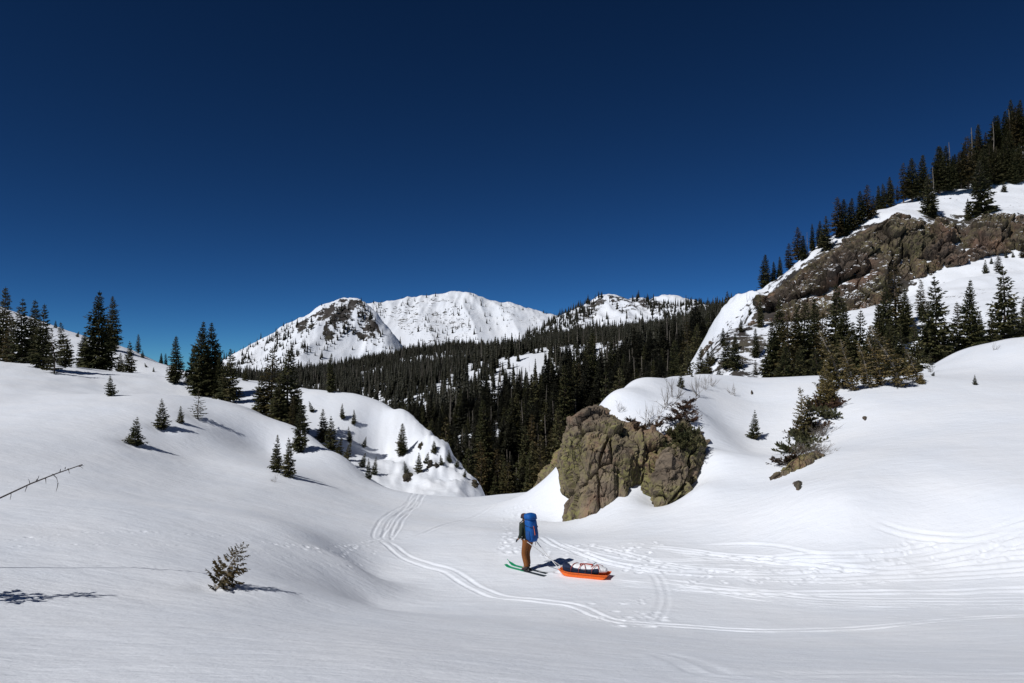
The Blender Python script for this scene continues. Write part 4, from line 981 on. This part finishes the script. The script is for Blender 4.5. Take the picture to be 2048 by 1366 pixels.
def wood_mass(name, P4, label, src=None):
    me = bpy.data.meshes.new(name); me.vertices.add(len(P4)); me.vertices.foreach_set('co', np.ascontiguousarray(P4[:, :3], np.float32).ravel())
    at = me.attributes.new('tall', 'FLOAT', 'POINT'); at.data.foreach_set('value', np.ascontiguousarray(P4[:, 3], np.float32))
    o = bpy.data.objects.new(name, me); link(o)
    ng = bpy.data.node_groups.new(name, 'GeometryNodeTree')
    ng.interface.new_socket('Geometry', in_out='INPUT', socket_type='NodeSocketGeometry'); ng.interface.new_socket('Geometry', in_out='OUTPUT', socket_type='NodeSocketGeometry')
    gi = ng.nodes.new('NodeGroupInput'); go = ng.nodes.new('NodeGroupOutput'); jn = ng.nodes.new('GeometryNodeJoinGeometry')
    h = ng.nodes.new('GeometryNodeInputNamedAttribute'); h.data_type = 'FLOAT'; h.inputs['Name'].default_value = 'tall'
    rv = ng.nodes.new('FunctionNodeRandomValue'); rv.data_type = 'FLOAT'; rv.inputs[3].default_value = 6.28
    cx = ng.nodes.new('ShaderNodeCombineXYZ'); ng.links.new(rv.outputs[1], cx.inputs[2])
    ri = ng.nodes.new('FunctionNodeRandomValue'); ri.data_type = 'INT'; ri.inputs['Min'].default_value = 0; ri.inputs['Max'].default_value = len(src)-1 if src else 11; ri.inputs['Seed'].default_value = 5
    srcs = src or [c[2] for c in CHEAP]*2 + SNAG
    for i, m in enumerate(srcs):
        so = bpy.data.objects.new('far_tree_source', m)
        oi = ng.nodes.new('GeometryNodeObjectInfo'); oi.inputs['Object'].default_value = so; oi.inputs['As Instance'].default_value = True
        eq = ng.nodes.new('FunctionNodeCompare'); eq.data_type = 'INT'; eq.operation = 'EQUAL'; eq.inputs[3].default_value = i
        ng.links.new(ri.outputs[2], eq.inputs[2])
        ip = ng.nodes.new('GeometryNodeInstanceOnPoints'); ng.links.new(gi.outputs[0], ip.inputs['Points']); ng.links.new(eq.outputs[0], ip.inputs['Selection'])
        ng.links.new(oi.outputs['Geometry'], ip.inputs['Instance']); ng.links.new(cx.outputs[0], ip.inputs['Rotation']); ng.links.new(h.outputs[0], ip.inputs['Scale'])
        ng.links.new(ip.outputs[0], jn.inputs[0])
    ng.links.new(jn.outputs[0], go.inputs[0])
    md = o.modifiers.new('trees', 'NODES'); md.node_group = ng
    return tag(o, label, 'forest', kind='stuff')
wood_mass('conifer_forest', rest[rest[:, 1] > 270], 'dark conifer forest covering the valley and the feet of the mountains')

def joined(pair, mat='needles'):
    vs = [np.array([v.co[:] for v in m.vertices]) for m in pair]; fs = [np.array([p.vertices[:] for p in m.polygons]) for m in pair]
    v, f = join_vf(list(zip(vs, fs))); me = mesh_np('wood_tree', v, f); me.materials.append(M[mat]); return me
wood_mass('hillside_wood', np.array(crowd), 'back of the spruce wood high on the right hillside', [joined(KIND['tall'][0]), joined(KIND['full'][1]), joined(KIND['tall'][2])])
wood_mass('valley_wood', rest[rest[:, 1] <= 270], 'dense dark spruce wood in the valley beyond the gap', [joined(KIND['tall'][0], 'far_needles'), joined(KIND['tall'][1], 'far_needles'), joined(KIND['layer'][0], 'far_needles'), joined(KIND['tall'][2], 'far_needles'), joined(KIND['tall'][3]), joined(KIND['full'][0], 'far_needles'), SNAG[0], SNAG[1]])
# ------------------------------------------------------------------ brush, leaning sapling, dead branch
def bush_mesh(seed, stems=34, leaf=True, crown='needles', wood='bark', flat=.7, n=12, size=.2, up=.5):
    rng = random.Random(seed); W_ = []; V = []; Fc = []
    for s in range(stems):
        a = rng.uniform(0, 6.28); el = rng.uniform(.1, 1.3)*up + .1; L = rng.uniform(.55, 1.05)
        d = np.array([math.cos(a)*math.cos(el), math.sin(a)*math.cos(el), math.sin(el)*flat + .08])
        p0 = np.array([rng.uniform(-.25, .25), rng.uniform(-.25, .25), -.08]); bend = np.array([rng.uniform(-.2, .2), rng.uniform(-.2, .2), rng.uniform(-.12, .22)])
        at = lambda t: p0 + d*L*t + bend*t*t
        W_.append(tube([at(0), at(.35), at(.7), at(1)], [.018, .013, .009, .003], 3))
        if not leaf:
            for k in range(5):
                t = rng.uniform(.3, .95); q = at(t); e = d*rng.uniform(.1, .3) + np.array([rng.uniform(-.2, .2), rng.uniform(-.2, .2), rng.uniform(-.05, .22)])
                W_.append(tube([q, q+e*.6, q+e], [.007, .005, .002], 3))
        else:
            for k in range(n):
                t = .25 + .8*(k+rng.random())/n; q = at(min(1, t)); dd = d + np.array([rng.uniform(-.9, .9), rng.uniform(-.9, .9), rng.uniform(-.4, .8)]); dd /= np.linalg.norm(dd)
                sd = np.cross(dd, (rng.uniform(-1, 1), rng.uniform(-1, 1), rng.uniform(-1, 1))); sd /= np.linalg.norm(sd)+1e-6
                l = size*rng.uniform(.6, 1.2); w = l*.22; j = len(V)
                V.extend([q, q+dd*l*.5+sd*w, q+dd*l, q+dd*l*.45-sd*w]); Fc.append((j, j+1, j+2, j+3))
    v, f = join_vf(W_); a = mesh_np('brush_stems', v, f); a.materials.append(M[wood]); b = None
    if leaf: b = mesh_np('brush_leaves', np.array(V), np.array(Fc)); b.materials.append(M[crown])
    return a, b
BUSH = dict(juniper=[bush_mesh(s, 44, n=18, size=.24) for s in (1, 2)], brown=[bush_mesh(s, 44, crown='brush', wood='dark_wood', n=16, size=.2) for s in (3, 4)],
            dead=[bush_mesh(s, 40, False, wood='grey_wood', up=.6) for s in (5, 6)], twig=[bush_mesh(s, 9, False, wood='grey_wood', up=1.15, flat=1.0) for s in (7, 8)])
kb = 0
def bush(p, r, kind, label, group, rot=0.0, tall=1.0):
    global kb
    st, lv = BUSH[kind][kb % 2]; kb += 1
    o = empty({'juniper': 'juniper_bush', 'brown': 'brown_brush', 'dead': 'dead_brush', 'twig': 'bare_shrub'}[kind], p, (0, rot, kb*1.7)); o.scale = (r, r, r*tall)
    obj('stems', st, None, o)
    if lv: obj('foliage', lv, None, o)
    return tag(o, label, 'bush', group)
gj = 'dark junipers on the rocks'
for (px, py, d, r) in [(1335,922,32.5,.4),(1345,904,32.4,.5),(1362,888,32.6,.55),(1383,872,33.0,.5),(1352,874,33.2,.55),(1340,912,32.2,.45),(1356,900,32.1,.5),(1376,890,32.3,.5),(1398,888,32.9,.4),(1367,862,33.9,.45)]:
    bush(P(px, py, d), r, 'juniper', 'dark green juniper mat hanging over the smaller rock', gj, -.5)
for (px, py, d, r) in [(1378,806,37.0,.45),(1368,816,36.4,.5),(1358,828,35.9,.5),(1345,840,35.3,.5),(1384,842,35.5,.4),(1376,826,36.2,.5),(1366,840,35.4,.45)]:
    bush(P(px, py, d), r, 'brown', 'reddish brown brush in the cleft right of the snow cap', 'brown brush on the rocks', -.3)
for (px, py, d, r) in [(1283,858,34.6,.45),(1310,852,34.7,.5),(1300,866,34.0,.4),(1262,842,35.2,.3)]:
    bush(P(px, py, d), r, 'brown', 'low brown brush along the lower lip of the snow cap', 'brush under the snow cap lip', -.3)
for k, (px, py, r, lab) in enumerate([(1296,845,.8,'bare thin shrub on the lower snow cap, left'),(1312,838,.7,'bare thin shrub in the middle of the snow cap lip'),(1333,815,.9,'bare shrub left of the brown brush cleft'),(1350,795,1.0,'tall bare shrub at the head of the brown cleft'),(1392,790,1.0,'spreading bare shrub on the snow right of the cleft'),(1408,778,.8,'bare shrub on the bench behind the cleft'),(1424,772,.6,'small bare shrub farther right on the bench'),(1240,822,.5,'little bare shrub at the left end of the snow cap'),(1466,790,.6,'lone dry twig plant on the bench snow'),(549,964,.35,'tiny dry twig in the snow under the spruce pair'),(1990,700,.5,'dry twigs on the right snow crest')]):
    h = hit(px, py, r0=20)
    bush((h[0], h[1], h[2]), r, 'twig', lab, None, 0, 1.1)
gb = 'brush heap on the right slope'
for (px, py, r, kind, lab) in [(1572,925,.75,'brown','brown green juniper at the lower left of the brush heap'),(1592,905,.9,'juniper','dark juniper in the middle of the brush heap'),(1612,885,.9,'juniper','upper dark juniper of the brush heap'),(1628,862,.9,'brown','brown scrub below the small olive spruce on the slope'),(1600,868,.8,'brown','brown juniper on the upper left of the brush heap'),(1635,905,.8,'dead','grey dead brush on the right of the heap'),(1615,915,.9,'dead','grey dead twigs over the lichen rock'),(1645,870,.9,'dead','grey leaning twigs at the upper right of the heap'),(1590,930,.7,'dead','low grey twigs at the foot of the brush heap'),(1655,835,.8,'juniper','juniper between the brush heap and the grove'),(1640,820,.9,'brown','brown scrub under the left end of the grove'),(1668,815,.7,'brown','brown juniper at the left foot of the grove')]:
    h = hit(px, py, r0=20)
    bush((h[0], h[1], h[2]), r, kind, lab, gb, -.35)

tm = mk('leaning_sapling', 31, 'sapling', 'pale_bark', R=.38, whorls=15, nb=7, base=.03, droop=-.2, twigs=14, sparse=.3, power=.5, wood=True, tw=.7)
h = hit(432, 1178); q = P(487, 1084, h[1])
o = empty('spruce_sapling', (h[0], h[1], h[2]-.02), (0, math.atan2(q[0]-h[0], q[2]-h[2]), 0)); L = float(np.hypot(q[0]-h[0], q[2]-h[2])); o.scale = (L, L, L)
obj('trunk', tm[0], None, o); obj('crown', tm[1], None, o)
tag(o, 'small brownish spruce sapling leaning right, alone in the foreground snow', 'tree')
gz = ground(-8.75, 10.6)
tree_at((-8.75, 10.6, gz), 2.5, 'thin', 'young spruce just past the left edge whose shadow falls on the snow', None, name='spruce_tree')

# dead branch reaching in from the left
A = P(165, 929, 13.4); B = P(60, 968, 13.3); C_ = P(0, 996, 13.1); D_ = P(-60, 1020, 12.9); pts_ = [A, (A+B)/2 + (0, 0, .012), B, C_, D_]
st = (D_-C_)/np.linalg.norm(D_-C_); e = D_.copy(); k = 0
while e[2] > ground(e[0], e[1]) - .1 and k < 60: e = e + st*.15 + np.array([0, 0, -.003*k]); pts_.append(e.copy()); k += 1
path = np.array(pts_[::-1]); base_ = path[0].copy(); nn = len(path)
tr = empty('dead_branch', base_)
v, f = tube(path - base_, [.034*(1-i/nn) + .006 for i in range(nn)], 7); obj('stem', mesh_np('stem', v, f, True), M['dark_wood'], tr)
rng = random.Random(3)
for (px, py, ex, ey, cx) in [(60,968,57,958,0),(72,962,75,958,0),(74,961,78,951,2),(105,948,116,966,6),(116,966,112,983,2),(91,956,92,967,0),(120,943,121,938,1),(130,938,130,934,2),(136,937,139,947,0),(155,932,166,937,3),(156,932,168,932,0),(22,985,20,1000,2),(54,973,50,984,0)]:
    a = P(px, py, 13.35)-base_; b = P(ex, ey, 13.35 + rng.uniform(-.1, .1))-base_; m = (a+b)/2 + np.array([cx*.004, 0, .01])
    v, f = tube([a, m, b], [.008, .006, .003], 4); obj('twig', mesh_np('twig', v, f, True), M['dark_wood'], tr)
tag(tr, 'bare dead branch reaching in from the left picture edge above the snow', 'branch')
# ------------------------------------------------------------------ the ski tourer, skis, pack and sled
for n_, c_, r_ in (('skin', (.42,.25,.17), .5), ('jacket_green', (.022,.032,.022), .8), ('trousers_brown', (.19,.068,.017), .8), ('boot_dark', (.03,.022,.024), .5), ('hat_dark', (.06,.03,.032), .9), ('glove_black', (.015,.015,.017), .7),
                   ('pack_blue', (.004,.085,.33), .65), ('pack_blue_dark', (.003,.055,.22), .7), ('black_strap', (.012,.012,.014), .7), ('orange_trim', (.55,.13,.05), .6), ('ski_green', (.015,.33,.15), .35), ('ski_dark', (.03,.04,.045), .4),
                   ('sled_orange', (.80,.15,.02), .4), ('bag_white', (.75,.76,.78), .7), ('bag_navy', (.01,.018,.05), .75), ('cord_red', (.38,.055,.035), .7), ('pole_grey', (.55,.55,.56), .4), ('binding_black', (.02,.02,.022), .45)):
    M[n_] = plain(n_, c_, r_, .3, var=.12, scale=18)
def skin_obj(name, vs_, es, rad, mat, parent, sub=2, root=0):
    me = bpy.data.meshes.new(name); me.from_pydata([tuple(v) for v in vs_], es, []); o = bpy.data.objects.new(name, me); link(o); o.parent = parent
    sk = o.modifiers.new('skin', 'SKIN'); sk.use_smooth_shade = True
    for i, r in enumerate(rad):
        d = me.skin_vertices[0].data[i]; d.radius = r if isinstance(r, tuple) else (r, r); d.use_root = (i == root)
    ss = o.modifiers.new('sub', 'SUBSURF'); ss.levels = sub; ss.render_levels = sub
    me.materials.append(M[mat]); return o
def loft(rings, cap=True):
    """rings: list of (n,3) closed loops"""
    n = len(rings[0]); V = np.concatenate(rings); Fc = []
    for i in range(len(rings)-1):
        for k in range(n): Fc.append((i*n+k, i*n+(k+1) % n, (i+1)*n+(k+1) % n, (i+1)*n+k))
    me = bpy.data.meshes.new('loft'); fs = [tuple(x) for x in Fc]
    if cap: fs += [tuple(range(n))[::-1], tuple(range(len(V)-n, len(V)))]
    me.from_pydata([tuple(v) for v in V], [], fs); me.polygons.foreach_set('use_smooth', [True]*len(fs)); me.update(); return me
def sring(cx, cy, z, rx, ry, p=3.0, n=24):
    a = np.linspace(0, 2*math.pi, n, endpoint=False); c, s = np.cos(a), np.sin(a)
    return np.stack([cx + rx*np.sign(c)*np.abs(c)**(2/p), cy + ry*np.sign(s)*np.abs(s)**(2/p), np.full(n, z)], 1)
def part(name, me, mat, parent): return obj(name, me, M[mat], parent)
def rod(name, pts, r, mat, parent, sides=8): v, f = tube(np.array(pts), r if isinstance(r, list) else [r]*len(pts), sides); return obj(name, mesh_np(name, v, f, True), M[mat], parent)

base_h = hit(1056, 1142); HEAD = math.radians(44)
slope_y = (ground(base_h[0]-math.sin(HEAD)*.8, base_h[1]+math.cos(HEAD)*.8) - ground(base_h[0]+math.sin(HEAD)*.8, base_h[1]-math.cos(HEAD)*.8))/1.6
loc = (base_h[0], base_h[1], base_h[2])
person = empty('person', loc, (0, 0, HEAD))
K = .98
def S(*p): return (p[0]*K, p[1]*K, p[2]*K)
# one continuous body: pelvis, spine, head, arms with hands, legs with feet
bv = [S(0,.0,.98), S(0,.05,1.15), S(0,.10,1.36), S(0,.13,1.50), S(0,.16,1.60), S(0,.17,1.70),
      S(-.10,0,.93), S(-.11,.07,.53), S(-.11,-.05,.15), S(-.11,.13,.09),
      S(.10,0,.93), S(.11,.15,.54), S(.11,.10,.15), S(.11,.28,.09),
      S(-.19,.10,1.42), S(-.27,.03,1.16), S(-.22,.20,1.00), S(-.20,.27,.96),
      S(.19,.10,1.42), S(.27,.06,1.16), S(.22,.24,1.03), S(.20,.31,1.0)]
be = [(0,1),(1,2),(2,3),(3,4),(4,5),(0,6),(6,7),(7,8),(8,9),(0,10),(10,11),(11,12),(12,13),(2,14),(14,15),(15,16),(16,17),(2,18),(18,19),(19,20),(20,21)]
br = [(.13,.10),(.12,.09),(.14,.09),.05,.085,.07,.08,.05,.035,.035,.08,.05,.035,.035,.055,.038,.028,.03,.055,.038,.028,.03]
body = skin_obj('body', bv, be, br, 'skin', person)
# face: nose, ears
rod('nose', [S(0,.245,1.635), S(0,.275,1.61), S(0,.255,1.60)], [.008,.013,.008], 'skin', body, 6)
for s in (-1, 1): rod('ear', [S(s*.088,.15,1.60), S(s*.098,.145,1.63), S(s*.09,.15,1.655)], [.008,.014,.008], 'skin', body, 6)
jk = skin_obj('jacket', [S(0,0,.87), S(0,.04,1.12), S(0,.09,1.33), S(0,.125,1.47), S(0,.13,1.51), S(-.20,.10,1.42), S(-.28,.03,1.16), S(-.225,.18,1.02), S(.20,.10,1.42), S(.28,.06,1.16), S(.225,.22,1.05)],
              [(0,1),(1,2),(2,3),(3,4),(2,5),(5,6),(6,7),(2,8),(8,9),(9,10)], [(.175,.14),(.165,.13),(.18,.125),.10,.075,.08,.062,.05,.08,.062,.05], 'jacket_green', person)
trs = skin_obj('trousers', [S(0,0,1.08), S(-.095,0,.90), S(-.115,.07,.53), S(-.112,-.04,.24), S(-.112,-.05,.14), S(.095,0,.90), S(.115,.15,.54), S(.112,.11,.24), S(.112,.10,.14)],
               [(0,1),(1,2),(2,3),(3,4),(0,5),(5,6),(6,7),(7,8)], [(.165,.14),(.11,.12),.088,.085,.088,(.11,.12),.088,.085,.088], 'trousers_brown', person)
for s, y0 in ((-1, -.05), (1, .10)):
    b = skin_obj('boot', [S(s*.112,y0-.02,.20), S(s*.112,y0-.01,.10), S(s*.112,y0+.10,.085), S(s*.112,y0+.20,.075)], [(0,1),(1,2),(2,3)], [.075,.07,.055,.045], 'boot_dark', person, 1)
    rod('buckle', [S(s*.112-.07,y0+.05,.15), S(s*.112,y0+.10,.155), S(s*.112+.07,y0+.05,.15)], .008, 'pole_grey', b, 5)
hat = part('hat', loft([sring(0, .165*K, z*K, r, r*1.12, 2.0, 16) for z, r in ((1.625,.098),(1.66,.104),(1.70,.102),(1.735,.088),(1.76,.055),(1.77,.012))]), 'hat_dark', person)
part('hat_band', loft([sring(0, .165*K, z*K, r, r*1.12, 2.0, 16) for z, r in ((1.618,.103),(1.63,.109),(1.655,.110),(1.668,.104))]), 'glove_black', hat)
for s, wr in ((-1, (-.22,.20,1.00)), (1, (.22,.24,1.03))):
    wr = np.array(wr); d = np.array([-s*.10, .55, -.35]); d /= np.linalg.norm(d)
    pts_ = [wr, wr + d*.06, wr + d*.10]; ed = [(0,1),(1,2)]; ra = [.034, (.042,.026), (.042,.024)]
    sv = np.array([s*.8, .1, -.5]); sv /= np.linalg.norm(sv)
    for i, (o_, ln) in enumerate(((-.03,.062),(-.01,.075),(.01,.07),(.03,.055))):
        a = wr + d*.10 + sv*o_; b = a + d*ln*.6 + np.array([0,-.004,-.012]); c = b + d*ln*.35 + np.array([0,-.03,-.02]); q = len(pts_); pts_ += [a, b, c]; ed += [(2, q), (q, q+1), (q+1, q+2)]; ra += [.011, .010, .009]
    a = wr + d*.04 - sv*.045; b = a + d*.05 - sv*.012; q = len(pts_); pts_ += [a, b]; ed += [(1, q), (q, q+1)]; ra += [.013, .011]
    skin_obj('glove', [tuple(p*K) for p in pts_], ed, ra, 'glove_black', person, 1)
tag(person, 'person in dark green jacket and brown trousers on skis, hauling a sled', 'person')

pack = empty('backpack', loc, (0, 0, HEAD))
prof = [(.93,.10,.07),(.95,.145,.105),(1.02,.165,.13),(1.15,.178,.145),(1.35,.185,.15),(1.52,.18,.145),(1.60,.165,.13)]
cy = lambda z: (-.20 + .10*(z-.95)/.7)
mb = part('main_bag', loft([sring(0, cy(z), z, rx, ry, 3.2) for z, rx, ry in prof]), 'pack_blue', pack)
ld = part('lid', loft([sring(0, cy(z)-.005, z, rx, ry, 3.2) for z, rx, ry in ((1.585,.165,.13),(1.60,.19,.155),(1.68,.192,.157),(1.74,.175,.14),(1.765,.12,.09))]), 'pack_blue', pack)
part('lid_seam', loft([sring(0, cy(1.62)-.005, z, rx, ry, 3.2) for z, rx, ry in ((1.612,.194,.16),(1.618,.197,.163),(1.626,.194,.16))], False), 'pack_blue_dark', ld)
fp = part('front_pocket', loft([sring(0, cy(z)-.115, z, rx, ry, 3.0) for z, rx, ry in ((1.04,.08,.03),(1.06,.12,.055),(1.2,.13,.07),(1.38,.125,.06),(1.46,.10,.035))]), 'pack_blue_dark', pack)
rod('zip', [(-.06, cy(1.15)-.19, 1.15), (-.062, cy(1.28)-.19, 1.28), (-.06, cy(1.42)-.163, 1.42)], .011, 'orange_trim', fp, 6)
for s in (-1, 1):
    part('side_pocket', loft([sring(s*.165, cy(z), z, rx, ry, 3.0) for z, rx, ry in ((1.0,.03,.06),(1.02,.045,.085),(1.15,.05,.09),(1.27,.035,.085))]), 'pack_blue_dark', pack)
    rod('compression_strap', [(s*.19, cy(1.4)+.09, 1.43), (s*.195, cy(1.4), 1.41), (s*.15, cy(1.4)-.14, 1.38), (s*.10, cy(1.4)-.18, 1.37)], .008, 'black_strap', pack, 5)
    rod('shoulder_strap', [(s*.09, cy(1.5)+.14, 1.50), (s*.12, .10, 1.545), (s*.13, .22, 1.45), (s*.15, .22, 1.25), (s*.19, .05, 1.12)], .02, 'black_strap', pack, 6)
    rod('hip_belt', [(s*.14, cy(1.0)+.10, 1.02), (s*.19, .02, 1.01), (s*.13, .15, 1.0), (0, .17, .99)], .026, 'black_strap', pack, 6)
rod('hanging_strap', [(.05, cy(.95)-.06, .94), (.055, cy(.95)-.08, .86), (.05, cy(.95)-.07, .82)], .007, 'black_strap', pack, 5)
tag(pack, 'large blue backpack with orange zip worn by the skier', 'backpack')

for s, y0 in ((-1, -.05), (1, .10)):
    sx = math.cos(HEAD)*s*.112*K - math.sin(HEAD)*0; sy = math.sin(HEAD)*s*.112*K
    sk = empty('ski', (loc[0]+sx, loc[1]+sy, ground(loc[0]+sx, loc[1]+sy)+.012), (math.atan(slope_y), 0, HEAD))
    def ski_part(y0_, y1_, n):
        R_ = []
        for y in np.linspace(y0_, y1_, n):
            u = (y+.78)/1.72; w = .052 + .013*abs(2*u-1)**2
            if u > .93: w *= max(.15, math.sqrt(max(0, 1-((u-.93)/.07)**2)))
            z = .085*max(0, (u-.82)/.18)**2; t = .011 if u < .95 else .006
            R_.append(np.array([(-w, y, z), (w, y, z), (w, y, z+t), (-w, y, z+t)]))
        return loft(R_)
    y0 *= K
    f_ = ski_part(.08+y0, .935+y0, 22); t_ = ski_part(-.78+y0, .08+y0, 10)
    for m_ in (f_, t_): m_.polygons.foreach_set('use_smooth', [False]*len(m_.polygons))
    part('ski_front', f_, 'ski_green', sk); part('ski_tail', t_, 'ski_dark', sk)
    bd = part('binding', loft([np.array([(-w, y, .012), (w, y, .012), (w*.8, y, h_), (-w*.8, y, h_)]) for y, w, h_ in ((y0-.10,.035,.03),(y0-.02,.038,.05),(y0+.10,.036,.03),(y0+.19,.036,.045),(y0+.23,.03,.03))]), 'binding_black', sk)
    tag(sk, 'ski with green front half under the skier\'s %s boot' % ('left' if s < 0 else 'right'), 'ski', 'pair of skis')

sh = hit(1169, 1153); SH = math.radians(66)
sg = lambda y: ground(sh[0]-math.sin(SH)*y, sh[1]+math.cos(SH)*y)
sled = empty('sled', (sh[0], sh[1], sh[2]-.005), (math.atan((sg(.7)-sg(-.7))/1.4), 0, SH))
R_ = []
for y in np.linspace(-.76, .78, 24):
    u = (y+.76)/1.54; w = .235*(1 - .45*max(0, (u-.72)/.28)**2 - .10*max(0, (.1-u)/.1)); b = .16*max(0, (u-.80)/.20)**2 + .13*max(0, (.10-u)/.10)**1.5; top = .155 + .045*max(0, (u-.75)/.25) + .01*max(0, (.12-u)/.12)
    R_.append(np.array([(-w-.035, y, top-.012), (-w-.035, y, top), (-w-.005, y, top), (-w+.035, y, b+.028), (-w+.07, y, b+.012), (0, y, b+.018), (w-.07, y, b+.012), (w-.035, y, b+.028), (w+.005, y, top), (w+.035, y, top), (w+.035, y, top-.012),
                        (w-.005, y, top-.02), (w-.025, y, b+.014), (w-.065, y, b-.003), (0, y, b), (-w+.065, y, b-.003), (-w+.025, y, b+.014), (-w+.005, y, top-.02)]))
hull = part('hull', loft(R_), 'sled_orange', sled); hull.data.polygons.foreach_set('use_smooth', [False]*len(hull.data.polygons))
for s in (-1, 1): rod('runner', [(s*.09, -.6, -.002), (s*.09, 0, -.006), (s*.09, .5, .0)], .010, 'sled_orange', hull, 6)
inv = sled.matrix_basis.inverted() if False else (Matrix.Translation(sled.location) @ sled.rotation_euler.to_matrix().to_4x4()).inverted()
pm = Matrix.Translation(person.location) @ person.rotation_euler.to_matrix().to_4x4()
for s in (-1, 1):
    hip = inv @ (pm @ Vector((-s*.20, -.02, 1.0))); fr = Vector((s*.13, .72, .17))
    tp = rod('tow_pole', [tuple(fr), tuple(fr.lerp(hip, .5) + Vector((0, 0, -.02))), tuple(hip)], .0125, 'pole_grey', sled, 8)
    rod('pole_tip', [tuple(fr), tuple(fr.lerp(hip, .09))], .018, 'pole_grey', tp, 8)
rod('drag_line', [(.06, .77, .14), (.03, 1.1, .03), (-.02, 1.45, .02)], .006, 'pole_grey', sled, 5)
def bag_loft(ys, cx, cz, rx, rz, p=2.4, sag=0.0):
    R2 = []
    for y, k in ys:
        a = np.linspace(0, 2*math.pi, 20, endpoint=False); c, s_ = np.cos(a), np.sin(a)
        R2.append(np.stack([cx + k*rx*np.sign(c)*np.abs(c)**(2/p), np.full(20, y), cz + sag*y*y + k*rz*np.sign(s_)*np.abs(s_)**(2/p)], 1))
    return loft(R2)
def on_sled(name, label, cat):
    o = empty(name, sled.location, sled.rotation_euler); return tag(o, label, cat)
nb_ = on_sled('gear_bag', 'dark navy gear bag along the near side of the sled load', 'bag')
ys = [(-.50,.3),(-.46,.7),(-.2,.85),(0,.9),(.25,.95),(.42,1.0),(.54,1.05),(.61,.95),(.65,.4)]
part('bag_shell', bag_loft(ys, -.06, .17, .135, .125, sag=.25), 'bag_navy', nb_)
rod('bag_seam', [(-.19,-.4,.2),(-.195,0,.225),(-.205,.3,.235),(-.21,.55,.27)], .006, 'black_strap', nb_, 5)
wb_ = on_sled('duffel_bag', 'white duffel bag lashed on top of the orange sled', 'bag')
ys = [(-.66,.35),(-.62,.72),(-.45,.88),(-.2,.98),(.05,1.06),(.28,1.1),(.42,1.0),(.50,.75),(.53,.3)]
part('bag_shell', bag_loft(ys, .02, .245, .165, .108), 'bag_white', wb_)
part('end_cap', bag_loft([(-.685,.25),(-.68,.5),(-.64,.62),(-.60,.64)], .02, .24, .165, .108), 'bag_white', wb_)
def over(y, x, k=1.0):   # a point on top of the load
    q = max(0.05, 1-((x-.0)/.22)**2); return (x, y, .25 + .125*k*math.sqrt(q))
for (ya, yb) in ((.10,-.10),(-.10,.10),(-.30,-.52),(-.52,-.30),(.34,.20)):
    pts_ = [(-.255, ya, .155)] + [over(ya+(yb-ya)*u, -.21+.42*u) for u in np.linspace(0, 1, 9)] + [(.255, yb, .155)]
    rod('lashing', pts_, .010, 'cord_red', sled, 6)
a = np.linspace(0, 4*math.pi, 60)
rod('rope_coil', [(-.05+.085*math.cos(t)*(1+.06*math.sin(3*t)), -.08+.19*math.sin(t), .365+.012*t/6 - .9*(.085*math.cos(t)-.02)**2*4 + (-.10 if math.cos(t) < -.3 else 0)*abs(math.cos(t))) for t in a], .013, 'cord_red', sled, 6)
rod('rope_end', [(-.02,-.25,.37),(.0,-.3,.40),(.03,-.33,.43),(.06,-.36,.42)], .010, 'black_strap', sled, 6)
tag(sled, 'orange haul sled with white and navy load towed behind the skier', 'sled')
